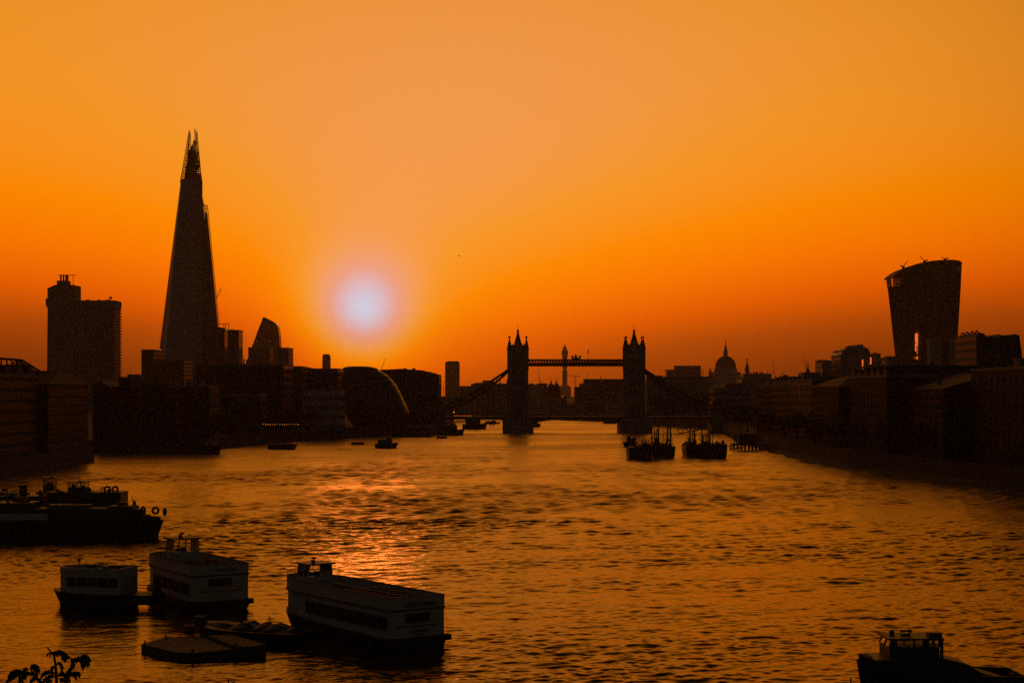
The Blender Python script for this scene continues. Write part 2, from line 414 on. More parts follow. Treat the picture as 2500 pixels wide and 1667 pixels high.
# ------------------------------------------------------------------ generic buildings
def span(u0, u1, Y, depth):
    """x limits of a block whose outline fills u0..u1, its receding side included"""
    x0 = px(u0, Y + depth if u0 > 1250 else Y); x1 = px(u1, Y + depth if u1 < 1250 else Y)
    return x0, x1
def building(name, label, u0, u1, vtop, Y, depth=22, m='brick', win=None, group=None, cat='building', roof='flat', z0=GZ, side=True, extra=(), seed=0, xs=None):
    rnd = random.Random(seed or int(u0 * 7 + u1))
    x0, x1 = xs or span(u0, u1, Y, depth); w = x1 - x0; h = pz(vtop, Y) - z0
    root = thing(name, label, cat, ((x0 + x1) / 2, Y + depth / 2, z0), 0, group)
    W, D = w / 2, depth / 2
    if roof == 'flat':
        MB().box(-W, W, -D, D, 0, h - 0.9).build('wall', m, root)
        p = MB(); t = 0.35
        p.box(-W - .15, W + .15, -D - .15, -D + t, h - 0.9, h); p.box(-W - .15, W + .15, D - t, D + .15, h - 0.9, h)
        p.box(-W - .15, -W + t, -D + t, D - t, h - 0.9, h); p.box(W - t, W + .15, -D + t, D - t, h - 0.9, h)
        p.build('parapet', 'stone', root)
        MB().box(-W + t, W - t, -D + t, D - t, h - 0.9, h - 0.7).build('roof', 'slate', root)
    elif roof == 'gable':      # ridge along y, gable to the river
        e = h - min(5, w * .35)
        MB().slab([(-W, 0), (W, 0), (W, e), (0, h - .3), (-W, e)], -D, D).build('wall', m, root)
        r = MB()
        r.slab([(-W - .4, e - .3), (0, h - .3), (0, h), (-W - .4, e)][::-1], -D - .3, D + .3); r.slab([(W + .4, e), (0, h), (0, h - .3), (W + .4, e - .3)][::-1], -D - .3, D + .3)
        r.build('roof', 'slate', root); h = e
    elif roof == 'hip':
        e = h - 4
        MB().box(-W, W, -D, D, 0, e).build('wall', m, root)
        MB().loft([[(x, y, e) for x, y in rect(w + .8, depth + .8)], [(x, y, h) for x, y in rect(w * .6, depth * .35)]]).build('roof', 'slate', root); h = e
    if win:
        nc, nr = win; me = window_mesh(min(1.6, w / nc * .5), 1.9); fh = (h - 2.0) / nr
        for r_ in range(nr):
            for c in range(nc):
                link('window', me, root, (-W + w * (c + .5) / nc, -D - 0.02, 1.2 + r_ * fh))
        if side:
            s = 1 if (u0 + u1) / 2 < 1250 else -1; ns = max(2, int(depth / (w / nc)))
            for r_ in range(nr):
                for c in range(ns):
                    link('window', me, root, (s * (W + 0.02), -D + depth * (c + .5) / ns, 1.2 + r_ * fh), R(90) * s)
    for k, e in enumerate(extra):
        kind, fx, sz, hh = e
        if kind == 'plant': MB().cbox(fx * W, 0, h - .75, sz, min(sz, depth * .6), hh + .75).build('plant_room', 'concrete', root)
        elif kind == 'stack': MB().cbox(fx * W, rnd.uniform(-.3, .3) * D, h - .75, sz, sz, hh + .75).cbox(fx * W, 0, h + hh, sz * .5, sz * .5, .5).build('chimney', 'brick', root)
        elif kind == 'aerial': MB().tube((fx * W, -D * .4, h - .75), (fx * W, -D * .4, h + hh), sz, sz * .4).build('aerial', 'steel', root)
        elif kind == 'ridges':      # row of pitched roofs with their gables to the river
            n = int(fx)
            for i in range(n):
                y0, y1 = -D + depth * i / n + .2, -D + depth * (i + 1) / n - .2; hv = hh * rnd.uniform(.75, 1.15)
                q = [(-W + .4, y0), (-W + .4, y1), (-W + .4, (y0 + y1) / 2)]
                MB().loft([[(x, y, z) for (y, z) in ((y1, h - .72), ((y0 + y1) / 2, h + hv), (y0, h - .72))] for x in (W - .4, -W + .4)][::-1]).build('pitched_roof', 'slate', root)
                if rnd.random() < .6: MB().cbox(rnd.choice((-.6, 0, .5)) * W, (y0 + y1) / 2, h + hv * .4, 1.1, 1.1, hv * .6 + 1.4).build('chimney', 'brick', root)
        elif kind == 'vent': MB().lathe([(sz, h - .75), (sz, h + hh * .7), (sz * .5, h + hh)], 10, (fx * W, 0)).build('vent', 'steel', root)
    return root
WH = 'old wharf buildings along the left bank'
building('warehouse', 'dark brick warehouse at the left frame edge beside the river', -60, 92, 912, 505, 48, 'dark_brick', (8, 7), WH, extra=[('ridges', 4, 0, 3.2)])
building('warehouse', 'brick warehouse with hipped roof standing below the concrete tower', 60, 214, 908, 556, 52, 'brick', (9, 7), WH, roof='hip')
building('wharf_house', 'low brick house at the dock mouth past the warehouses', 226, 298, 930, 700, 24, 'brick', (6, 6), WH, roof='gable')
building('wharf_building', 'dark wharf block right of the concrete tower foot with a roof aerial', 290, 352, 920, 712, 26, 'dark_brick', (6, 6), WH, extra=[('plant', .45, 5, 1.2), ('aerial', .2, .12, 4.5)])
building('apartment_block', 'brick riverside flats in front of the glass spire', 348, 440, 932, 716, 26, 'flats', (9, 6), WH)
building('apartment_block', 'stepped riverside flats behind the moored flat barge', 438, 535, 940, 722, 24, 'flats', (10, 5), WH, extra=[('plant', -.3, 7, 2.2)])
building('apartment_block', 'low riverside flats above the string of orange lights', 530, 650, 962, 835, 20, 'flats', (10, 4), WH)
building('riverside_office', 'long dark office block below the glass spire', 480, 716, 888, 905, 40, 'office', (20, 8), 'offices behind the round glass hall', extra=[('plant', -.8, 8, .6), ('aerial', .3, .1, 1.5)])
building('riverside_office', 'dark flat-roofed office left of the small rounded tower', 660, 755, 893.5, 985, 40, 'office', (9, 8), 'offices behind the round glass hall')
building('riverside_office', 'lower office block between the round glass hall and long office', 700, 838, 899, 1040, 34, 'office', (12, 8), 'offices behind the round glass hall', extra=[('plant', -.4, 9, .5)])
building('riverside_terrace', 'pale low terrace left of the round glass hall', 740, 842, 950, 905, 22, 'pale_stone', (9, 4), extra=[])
# stepped office right of the round hall
def stepped_office():
    Y, d = 1120, 40
    root = thing('stepped_office', 'wide dark office with stepped roof right of the round hall', 'building', (px(1000, Y), Y + d / 2, GZ), 0, 'offices behind the round glass hall')
    cx = px(1000, Y)
    prof = [(1078, 914), (1062, 914), (1062, 910.5), (1050, 910.5), (1050, 907), (1035, 907), (1035, 904), (1005, 902), (983, 900.5), (980, 900), (960, 901), (932, 902), (918, 905)]
    pts = [(px(914, Y) - cx, 0), (px(1078, Y + d) - cx, 0)] + [(px(u, Y + (d if u > 1070 else 0)) - cx, pz(v, Y) - GZ) for u, v in prof]
    MB().slab(pts, -d / 2, d / 2).build('wall', 'office', root)
    MB().box(pts[-1][0], px(1030, Y) - cx, -d / 2 - .4, -d / 2 - .02, pz(908, Y) - GZ - .5, pz(908, Y) - GZ).build('roof_band', 'steel', root)
    me = window_mesh(1.6, 1.9)
    for r_ in range(7):
        for c in range(13): link('window', me, root, (pts[0][0] + 2 + c * 3.0, -d / 2 - .02, 2 + r_ * 4.1))
    for u in (984, 1006):
        MB().cbox(px(u, Y) - cx, 0, pz(901.5, Y) - GZ, 2.2, 3, 1.0).build('plant_room', 'concrete', root)
stepped_office()

# ------------------------------------------------------------------ round glass hall
def glass_hall():
    Y = 1000; cx = px(905, Y)
    root = thing('glass_hall', 'round leaning glass hall with curved ribbed edge beside the bridge', 'building', (cx, Y, GZ))
    # left and right outline by height
    prof = [(1040, 862, 992), (1024, 850, 999), (1008, 842, 999), (993, 838, 993), (978, 835, 986), (963, 834, 979.5), (948, 833, 971.5), (934, 833, 962), (921, 833.5, 951), (911, 834, 938), (903, 836, 924)]
    rings = []
    for v, ul, ur in prof:
        xl, xr = px(ul, Y) - cx, px(ur, Y) - cx
        rings.append((pz(v, Y) - GZ, (xl + xr) / 2, (xr - xl) / 2))
    def ring(z, c, r, k=1.0, n=44): return [(c + r * k * math.cos(2 * math.pi * i / n), r * k * .92 * math.sin(2 * math.pi * i / n), z) for i in range(n)]
    for (z0, c0, r0), (z1, c1, r1) in zip(rings, rings[1:]):
        st = MB().loft([ring(z0 + .35, c0, r0), ring(z1, c1, r1)]).build('glass_storey', 'hall_glass', root, smooth=False)
        MB().loft([ring(z0, c0, r0 * 1.006), ring(z0 + .35, c0, r0 * 1.006)]).build('floor_edge', 'steel', st)
    z, c, r = rings[-1]
    dome = []
    for k in range(7):
        a = k / 6 * math.pi / 2
        dome.append(ring(z + 2.2 * math.sin(a), c - .3 * k, r * max(.02, math.cos(a) ** .6)))
    MB().loft(dome).build('roof', 'lead', root, smooth=True)
    b = MB(); n = 10
    b.loft([[(px(920, Y) - cx + 1.25 * math.sin(math.pi * k / n) * math.cos(2 * math.pi * i / 14), -2 + 1.25 * math.sin(math.pi * k / n) * math.sin(2 * math.pi * i / 14), pz(904.5, Y) - GZ - 1.25 * math.cos(math.pi * k / n)) for i in range(14)] for k in range(n + 1)])
    b.build('roof_cowl', 'dark_paint', root, smooth=True)
    for i, (ua, ub, v) in enumerate(((838, 862, 966), (872, 897, 966), (845, 862, 941), (866, 902, 941))):
        xs = px(ua, Y) - cx, px(ub, Y) - cx
        MB().box(*xs, -r * 1.5, -r * .4, pz(v, Y) - GZ, pz(v, Y) - GZ + .5).build('balcony', 'pale_stone', root)
glass_hall()

# ------------------------------------------------------------------ concrete hospital tower with two shafts
def hospital_tower():
    Y = 1780; cx = px(205, Y); tt = lambda u: min(1, max(0, (u - 114) / 183))
    root = thing('concrete_tower', 'tall concrete tower with a service shaft, flues and stacked balconies', 'tower block', (cx, Y, GZ))
    X = lambda u: px(u, Y - 15 + 30 * tt(u)) - cx
    Z = lambda v: pz(v, Y) - GZ
    MB().slab([(X(114.5), 0), (X(189), 0), (X(189), Z(698)), (X(138), Z(697.5)), (X(116.5), Z(706)), (X(116.5), Z(727)), (X(119), Z(729)), (X(117), Z(752))][::1], -16, 12).build('service_shaft', 'concrete', root)
    MB().slab([(X(113), Z(752)), (X(118), Z(753)), (X(120), Z(729)), (X(114), Z(729)), (X(111.5), Z(733)), (X(111.5), Z(744))], -15, 10).build('lecture_room', 'concrete', root)
    MB().box(X(136.5), X(165), -8, 6, Z(698) - .5, Z(686)).build('plant_room', 'concrete', root)
    for u in (143.5, 151, 158, 162): MB().lathe([(.95, Z(686) - .2), (.95, Z(674)), (1.15, Z(673.5)), (1.15, Z(671))], 10, (X(u), -2)).build('flue', 'steel', root)
    fr = MB(); fr.box(X(136), X(186), -2.6, -1.9, Z(673), Z(671.6)); fr.tube((X(177), -2.2, Z(698) - .2), (X(177), -2.2, Z(672.5)), .3); fr.build('roof_frame', 'steel', root)
    MB().box(X(189), X(294.5), -14, 14, 0, Z(753)).build('wall', 'concrete_slab', root)
    MB().box(X(189), X(297), -14.6, 14.6, Z(753), Z(736)).build('top_storey', 'concrete', root)
    MB().box(X(189) + .3, X(296), -13.8, 13.8, Z(736), Z(735)).build('roof', 'slate', root)
    bm_ = MB().box(X(262), X(297.3), -15.6, 15.0, 0, 1.25).mesh('balcony', 'concrete')
    n = 24; z = Z(758)
    for k in range(n):
        link('balcony', bm_, root, (0, 0, z - k * 3.18))
    d = MB(); d.lathe([(.2, 0), (.9, .35), (1.6, 1.1), (1.62, 1.2)], 14); d.tube((0, 0, -1.2), (0, 0, .2), .25)
    o = d.build('dish_aerial', 'steel', root, (X(282), -8, Z(735) + 2.2)); o.rotation_euler = (R(-55), 0, R(30))
    for u, v in ((263, 726), (214, 730), (243, 731), (276, 722), (290, 731), (226, 733)):
        MB().tube((X(u), -6, Z(735)), (X(u), -6, Z(v)), .16, .08).build('aerial', 'steel', root)
    for u, w in ((216, 3), (270, 5), (246, 2.4)): MB().cbox(X(u), 0, Z(735), w, 4, 1.4).build('roof_unit', 'steel', root)
hospital_tower()

def roof_truss():
    Y = 640; cx = px(40, Y)
    root = thing('roof_truss', 'steel truss frame rising over the roofs left of the concrete tower', 'truss', (cx, Y, GZ))
    X = lambda u: px(u, Y) - cx
    Z = lambda v: pz(v, Y) - GZ
    for y in (0, 7):
        for nm, pts in (('top_chord', [(-60, 872), (0, 875), (41, 878.5), (84, 905.5), (95, 912)]),):
            m = MB()
            for (a, b), (c, d) in zip(pts, pts[1:]): m.tube((X(a), y, Z(b)), (X(c), y, Z(d)), .45, n=4)
            m.build(nm, 'steel', root)
        for a, b, c, d in ((40, 879, 40, 912), (3, 876, 3, 925), (0, 890, 28, 905), (3, 908, 37, 883), (27, 878, 33, 900), (-40, 874, 0, 905), (60, 891, 60, 912)):
            MB().tube((X(a), y, Z(b)), (X(c), y, Z(d)), .32, n=4).build('brace', 'steel', root)
    m = MB(); m.box(X(-60), X(118), -2, 9, Z(922) - 8, Z(917)); m.box(X(22), X(76), -1, 8, Z(917), Z(906)); m.box(X(27), X(58), 0, 6, Z(906), Z(899)); m.box(X(83), X(118), -1, 8, Z(917), Z(905))
    m.build('roof_house', 'dark_brick', root)
    MB().box(X(-60), X(118), -1.8, 8.8, 0, Z(922) - 8).build('wall', 'dark_brick', root)
roof_truss()

# ------------------------------------------------------------------ glass spire
def glass_spire():
    Y = 1830; cx = px(466, Y)
    root = thing('glass_spire', 'very tall tapering glass skyscraper with split open spire top', 'skyscraper', (cx, Y, GZ))
    X = lambda u: px(u, Y - 12 + 24 * min(1, max(0, (u - 391) / 154))) - cx
    Z = lambda v: pz(v, Y) - GZ
    lerp = lambda a, b, t: a + (b - a) * t
    def facet(name, b0, b1, t0, t1, vb, vt, m, yb0, yb1, yt0, yt1, thick=1.0):
        """a leaning sheet of glass between two bottom and two top corners"""
        P = [Vector((X(b0), yb0, Z(vb))), Vector((X(b1), yb1, Z(vb))), Vector((X(t1), yt1, Z(vt))), Vector((X(t0), yt0, Z(vt)))]
        n = (P[1] - P[0]).cross(P[3] - P[0]).normalized() * thick
        MB().loft([[p - n for p in P], P]).build(name, m, root)
        return P
    # solid storeys behind the sheets
    def ring(v, ul, ur, yf, yb): return [(X(ul), yf + 6, Z(v)), (X(ul) * .6 + X(ur) * .4, yf, Z(v)), (X(ur) * .75 + X(ul) * .25, yf, Z(v)), (X(ur), yf + 7, Z(v)), (X(ur) - 2, yb - 2, Z(v)), (X(ul) + 2, yb, Z(v))]
    MB().loft([ring(958, 388, 538, -26, 30), ring(851, 399, 531, -22, 26), ring(640, 421, 516, -14, 18), ring(520, 434.5, 501, -10, 13), ring(445, 443, 493, -7, 10)]).build('storeys', 'curtain_wall', root)
    core = MB()
    core.loft([[(x, y, Z(446)) for x, y in rect(13.5, 8, X(465.5), 2)], [(x, y, Z(405)) for x, y in rect(9.5, 6, X(466.5), 2)], [(x, y, Z(366)) for x, y in rect(6.2, 5, X(468), 2)]])
    core.cbox(X(467.5), 2, Z(366), 2.4, 2.4, 4); core.cbox(X(462), 2, Z(372), 2.4, 2.4, 3.0); core.tube((X(468), 2, Z(360)), (X(468), 2, Z(352)), .5)
    core.build('core', 'dark_paint', root)
    facet('glass_sheet', 412, 497, 445.5, 481, 900, 440, 'tower_glass', -30, -30, -9, -9)
    facet('glass_sheet', 391, 411, 440.5, 445, 900, 446, 'tower_glass', -17, -29, -4, -8)
    facet('glass_sheet', 497.5, 507.5, 480.5, 497.5, 900, 442, 'pale_glass', -31, -26, -10, -3)
    facet('glass_sheet', 520, 545, 503, 507.5, 850, 520, 'pale_glass', -15, -8, -2, 2)
    # open glazed fins along the edges: thin frames that let the sky through
    def fin(name, p0, p1, q0, q1, n, r=.26, tip=0):
        m = MB()
        a0, a1, b0, b1 = [Vector(v) for v in (p0, p1, q0, q1)]
        for k in range(n + 1):
            t = k / n; m.tube(a0.lerp(a1, t), b0.lerp(b1, t), r * (1.25 - tip * t), n=4)
        for s in (0, .33, .67, 1):
            m.tube(a0.lerp(b0, s), a1.lerp(b1, s), r * .8 if 0 < s < 1 else r * 1.2, r * (.8 - tip * .6), n=4)
        m.build(name, 'steel', root, kind='stuff')
    V = lambda u, v, y: (X(u), y, Z(v))
    fin('edge_fin', V(391, 852, -14), V(440.5, 444, -2), V(396, 852, -16), V(444, 444, -4), 84)
    fin('edge_fin', V(498.5, 500, 2), V(534, 795, -4), V(507.5, 500, 4), V(541, 795, -2), 64)
    fin('edge_fin', V(479, 440, -8), V(498, 505, -6), V(485, 440, -4), V(503, 505, -2), 14)
    # split spire: four open lattice blades
    fin('spire_blade', V(441, 448, -6), V(460.6, 322, -1), V(457, 448, -8), V(463, 322, -1), 28, .46, .8)
    fin('spire_blade', V(444, 448, 8), V(461.6, 317, 3), V(460, 448, 9), V(464, 330, 3), 22, .42, .8)
    fin('spire_blade', V(478, 448, -8), V(480.5, 326, -1), V(496, 448, -5), V(482.6, 320, -1), 28, .46, .8)
    fin('spire_blade', V(470, 448, 9), V(474.2, 318, 3), V(492, 448, 8), V(476.4, 315, 3), 22, .42, .8)
    fin('spire_blade', V(466, 430, -8), V(473.5, 345, -2), V(478, 430, -8), V(478.5, 345, -2), 14, .42)
    for k in range(14):       # open floor plates inside the spire
        v = 440 - k * 5.2; f = (446 - v) / 128; a, b = 443 + 19 * f + 4, 494 - 12 * f - 3
        m_ = MB().box(X(a + (3 if k % 3 else 0)), X(b), -3, 6, Z(v), Z(v) + .55); m_.build('floor_plate', 'dark_paint', root)
    for u, v0, v1 in ((461.6, 324, 314), (475.2, 322, 311), (481.4, 325, 316)): MB().tube(V(u, v0, 0), V(u, v1, 0), .22, .08).build('finial', 'steel', root)
    # building-maintenance jib on the flank
    j = MB(); j.tube(V(531, 728, 4), V(541, 706, 4), .45, .25, 4); j.tube(V(541, 706, 4), V(542, 712, 4), .2, n=4); j.tube(V(541, 705, 4), V(543, 706, 4), .5, n=4)
    j.build('maintenance_jib', 'dark_paint', root)
glass_spire()
building('slab_office', 'dark slab block standing at the left foot of the glass spire', 345, 398, 853, 1500, 40, 'office', None, 'blocks around the glass spire', side=False)
building('podium_office', 'low dark podium in front of the glass spire', 396, 470, 878, 1520, 40, 'office', None, 'blocks around the glass spire')
def news_office():
    Y = 1760; d = 30; x0, x1 = span(507, 560, Y, d); cx = (x0 + x1) / 2
    root = thing('glass_office', 'dark office with an open roof frame right of the glass spire', 'building', (cx, Y + d / 2, GZ), 0, 'blocks around the glass spire')
    X = lambda u: px(u, Y) - cx
    Z = lambda v: pz(v, Y) - GZ
    MB().slab([(x0 - cx, 0), (x1 - cx, 0), (x1 - cx, Z(806)), (X(552), Z(806)), (X(548), Z(801)), (X(530), Z(797)), (X(520), Z(795)), (x0 - cx, Z(798))], -15, 15).build('wall', 'curtain_wall', root)
    f = MB()
    for u in (530, 545, 549, 557): f.box(X(u) - .3, X(u) + .3, -12, -11.4, Z(806) - 1, Z(790))
    f.box(X(528), X(558), -12.2, -11.2, Z(790.6), Z(789.6))
    f.build('roof_frame', 'steel', root)
    MB().tube((X(563), -10, Z(806)), (X(563), -10, Z(803)), .3).box(X(560), X(570), -10.4, -9.6, Z(803.5), Z(802.8)).build('cleaning_cradle', 'steel', root)
news_office()
building('slab_office', 'plain dark slab right of the office with the roof frame', 556, 593, 805, 1745, 26, 'curtain_wall', None, 'blocks around the glass spire')
building('slab_office', 'wide brown block below the curved glass tower', 606, 671, 847.5, 1900, 40, 'concrete_slab', None, 'blocks around the glass spire', extra=[('plant', -.6, 6, 1.2), ('plant', -.1, 12, .8)])
building('slab_office', 'brown block with roof aerials right of the curved glass tower', 673.5, 716, 848.5, 1895, 40, 'concrete_slab', None, 'blocks around the glass spire', extra=[('aerial', .65, .3, 4.5), ('aerial', .05, .5, 1.5)])
building('link_block', 'narrow dark link between the two brown blocks', 668.5, 675, 850, 1930, 20, 'dark_stone', None, 'blocks around the glass spire')
for i, (u, v) in enumerate(((595.5, 876), (602, 878))):
    Y = 1850; o = MB().tube((0, 0, 0), (0, 0, pz(v, Y) - GZ), 1.1, .8, 8).build('flue_stack', 'dark_brick', None, (px(u, Y), Y, GZ))
    tag(o, ['taller thin stack in the gap right of the dark slab', 'shorter thin stack beside the wide brown block'][i], 'chimney')
def curved_tower():
    Y = 3200; cx = px(650, Y)
    root = thing('curved_tower', 'hazy glass tower with slanted top left of the sun', 'skyscraper', (cx, Y, GZ))
    X = lambda u: px(u, Y) - cx
    Z = lambda v: pz(v, Y) - GZ
    right = [(686.5, 900), (685.5, 847), (684, 820), (681, 800), (677, 792), (668, 786), (656, 780), (649, 776.5), (646, 776)]
    left = [(643, 780), (638, 793), (630, 813), (620, 842), (606, 880), (600, 900)]
    pts = [(X(u), Z(v)) for u, v in left[::-1]][:1] + [(X(u), Z(v)) for u, v in right] + [(X(u), Z(v)) for u, v in left][:-1]
    MB().slab(pts, -14, 14).build('tower_shaft', 'curtain_wall', root)
    f = MB(); rim = [(X(u), -14.6, Z(v)) for u, v in right[4:] + left[:1]]; f.path(rim, .9, 4); f.build('roof_rim', 'steel', root)
    for u, v in ((630, 834), (661, 834)): MB().cbox(X(u), -14.4, Z(v), 1.6, .6, 1.6).build('obstruction_lamp', 'dim_glow', root)
    MB().box(X(619), X(644), -17, -14.1, Z(850), Z(841)).build('annexe', 'concrete_slab', root)
curved_tower()
def rounded_tower(u0, u1, v, Y, label, name='rounded_tower'):
    cx = px((u0 + u1) / 2, Y); w = px(u1, Y) - px(u0, Y)
    root = thing(name, label, 'tower block', (cx, Y, GZ)); h = pz(v, Y) - GZ
    MB().slab([(-w / 2, 0), (w / 2, 0), (w / 2, h * .62), (w * .48, h - 4), (w * .42, h - 1.3), (w * .36, h), (-w * .36, h), (-w * .44, h - 1.6), (-w * .47, h - 6), (-w / 2, h * .62)], -8, 8).build('tower_shaft', 'concrete_slab', root)
    MB().box(-w * .3, w * .3, -5, 5, h, h + .8).build('roof', 'slate', root)
rounded_tower(787.5, 806.5, 865.5, 3200, 'small dark tower with rounded shoulders below the sun')
def hazy_slab():
    Y = 3300; cx = px(1104.5, Y); w = px(1122, Y) - px(1087, Y); h = pz(883, Y) - GZ
    root = thing('slab_tower', 'hazy brown slab tower alone left of the bridge', 'tower block', (cx, Y, GZ))
    MB().box(-w / 2, w / 2, -9, 9, 0, h - 2).build('wall', 'concrete_slab', root)
    MB().box(-w / 2 + .6, w / 2 - .6, -8.5, 8.5, h - 2, h).build('top_storey', 'concrete', root)
    MB().box(-w * .35, w * .4, -5, 5, h, h + 1.2).build('plant_room', 'concrete', root)
hazy_slab()

# ------------------------------------------------------------------ bascule bridge with two gothic towers
def bascule_bridge():
    Y = 1055; bx = px(1407, Y)
    root = thing('bascule_bridge', 'gothic twin-tower bascule bridge with high walkways across the river', 'bridge', (bx, Y, 0))
    X = lambda u: px(u, 1046) - bx
    Z = lambda v: pz(v, 1046)
    def tower(ux):
        cx = X(ux); w = 11.0; d = 13.0
        t = MB(); zt = Z(839)
        t.loft([[(cx + x, y, 8) for x, y in rect(w - .8, d)], [(cx + x, y, Z(906)) for x, y in rect(w - .8, d)], [(cx + x, y, Z(900)) for x, y in rect(w, d)], [(cx + x, y, zt - .8) for x, y in rect(w, d)]])
        T = t.build('tower', 'stone', root)
        for z, k in ((Z(870.5), .7), (Z(893), .5), (Z(922), .4), (Z(950), .4), (zt - 3.4, .3)):
            MB().loft([[(cx + x, y, z) for x, y in rect(w + k * .8, d + k * .8)], [(cx + x, y, z + .7) for x, y in rect(w + k * 1.4, d + k * 1.4)]]).build('string_course', 'pale_stone', T)
        p = MB()
        for k in range(9):       # crenellated parapet, front and back
            for y in (-d / 2 - .1, d / 2 - .5): p.box(cx - w / 2 + .6 + k * 1.15, cx - w / 2 + 1.25 + k * 1.15, y, y + .6, zt - .8, zt + .1)
        p.box(cx - w / 2, cx + w / 2, -d / 2 - .2, -d / 2 + .4, zt - 1.6, zt - .79); p.box(cx - w / 2, cx + w / 2, d / 2 - .4, d / 2 + .2, zt - 1.6, zt - .79)
        p.build('parapet', 'pale_stone', T)
        rf = MB(); rf.loft([[(cx + x, y, zt - .8) for x, y in rect(5.2, 8)], [(cx + x, y, zt + 1) for x, y in rect(4.2, 6)], [(cx + x, y, Z(812)) for x, y in rect(1.3, 1.6)], [(cx + x, y, Z(808.5)) for x, y in rect(1.0, 1.0)]])
        rf.build('main_spire', 'slate', T)
        fn = MB(); fn.lathe([(.35, Z(809)), (.95, Z(808)), (.95, Z(806.5)), (.3, Z(804)), (.16, Z(800)), (.05, Z(791))], 8, (cx, 0)); fn.build('finial', 'steel', T)
        for sx in (-1, 1):
            for sy in (-1, 1):
                c = (cx + sx * (w / 2 - .2), sy * (d / 2 - .4)); tz = Z(851)
                tm = MB(); tm.lathe([(1.25, 8), (1.25, Z(906)), (1.55, Z(900)), (1.55, tz - 1), (1.75, tz - .6), (1.75, tz)], 8, c, R(22.5)); tm.build('turret', 'stone', T)
                cm = MB(); cm.lathe([(1.65, tz), (1.05, tz + 3.3), (.45, Z(829)), (.22, Z(826)), (.5, Z(825)), (.2, Z(823.5)), (.1, Z(818))], 8, c, R(22.5))
                cm.box(c[0] - .85, c[0] + .85, c[1] - .12, c[1] + .12, Z(822.4), Z(821)); cm.box(c[0] - .12, c[0] + .12, c[1] - .85, c[1] + .85, Z(822.4), Z(821)); cm.cbox(c[0], c[1], Z(824), .9, .9, .6)
                cm.build('turret_spire', 'slate', T)
        wm = window_mesh(1.0, 2.4)
        for z in (Z(866), Z(885), Z(912), Z(938), Z(962)):
            for x in (-2.6, 0, 2.6): link('window', wm, T, (cx + x, -d / 2 - .02, z))
        # tall dormer window under the roof
        dm = MB(); dm.slab([(cx - 1.3, Z(862)), (cx + 1.3, Z(862)), (cx + 1.3, zt - .5), (cx, zt + 2.2), (cx - 1.3, zt - .5)], -d / 2 - .5, -d / 2 + 2); dm.build('dormer', 'pale_stone', T)
        ar = MB(); ar.slab([(cx - 3, 8.5), (cx + 3, 8.5), (cx + 3, 14), (cx + 2, 16), (cx, 17.2), (cx - 2, 16), (cx - 3, 14)], -d / 2 - .1, -d / 2 + .1); ar.build('archway', 'dark_paint', T)
        # pier with pointed cutwaters
        pw = 9.55
        q = [(cx - pw, -19), (cx - pw * .55, -23), (cx, -25), (cx + pw * .55, -23), (cx + pw, -19), (cx + pw, 19), (cx + pw * .5, 24), (cx, 26), (cx - pw * .5, 24), (cx - pw, 19)]
        P = MB().prism(q, -2, 7.2).build('pier', 'stone', root)
        MB().prism([(cx + (x - cx) * 1.03, y * 1.03) for x, y in q], 7.2, 8.0).build('coping', 'pale_stone', P)
        for k in range(5): MB().tube((cx - 7 + k * 3.5, -24.6 if k == 2 else -22.2, 8), (cx - 7 + k * 3.5, -24.6 if k == 2 else -22.2, 9.2), .16).build('bollard', 'steel', P)
        for s in (-1, 1):
            hut = MB(); hut.cbox(cx + s * 7.0, -8, 8, 3, 5, 3.2); hut.loft([[(cx + s * 7 + x, -8 + y, 11.2) for x, y in rect(3.4, 5.4)], [(cx + s * 7 + x, -8 + y, 12.6) for x, y in rect(1, 2)]]); hut.build('control_cabin', 'stone', P)
        return cx
    c1, c2 = tower(1264.6), tower(1550.5)
    # high-level walkways
    zt, zb = Z(876.4), Z(893.6); xa, xb = c1 + 5.4, c2 - 5.4
    for y in (-4.4, 4.4):
        wk = MB(); wk.box(xa, xb, y - 1.4, y + 1.4, zt - 1.05, zt - .35); wk.box(xa, xb, y - 1.4, y + 1.4, zb, zb + 1.0); W = wk.build('walkway', 'blue_steel', root)
        rf = MB(); rf.slab([(xa, zt - .35), (xb, zt - .35), (xb, zt), (xa, zt)], y - 1.1, y + 1.1); rf.build('walkway_roof', 'lead', W)
        la = MB(); n = 34; st = (xb - xa) / n
        for k in range(n):
            x = xa + k * st
            for yy in (y - 1.42, y + 1.42):
                la.tube((x, yy, zb + 1.0), (x + st, yy, zt - 1.05), .16, n=4); la.tube((x + st, yy, zb + 1.0), (x, yy, zt - 1.05), .16, n=4); la.tube((x, yy, zb + 1.), (x, yy, zt - 1.05), .13, n=4)
        la.build('lattice', 'blue_steel', W, kind='stuff')
        MB().box(xa, xb, y - .1, y + .1, zb + .9, zb + 2.1).build('walkway_panel', 'dark_paint', W)
    xm = X(1406.5); cr = MB()
    cr.box(X(1397), X(1417), -5.4, -4.9, zt, zt + .9); cr.loft([[(xm + x, -5.1 + y, zt + .9) for x, y in rect(2.2, .6)], [(xm + x, -5.1 + y, zt + 3.4) for x, y in rect(.25, .25)]])
    for u in (1398, 1416.5): cr.lathe([(.5, zt), (.5, zt + 1.2), (.9, zt + 1.6), (.7, zt + 2.1), (.1, zt + 2.4)], 8, (X(u), -5.1))
    cr.build('crest', 'pale_stone', root)
    fp = MB(); fp.tube((X(1438.5), -4.4, zt), (X(1438.5), -4.4, Z(852)), .14, .08); FP = fp.build('flagpole', 'steel', root)
    fl = MB(); n = 6
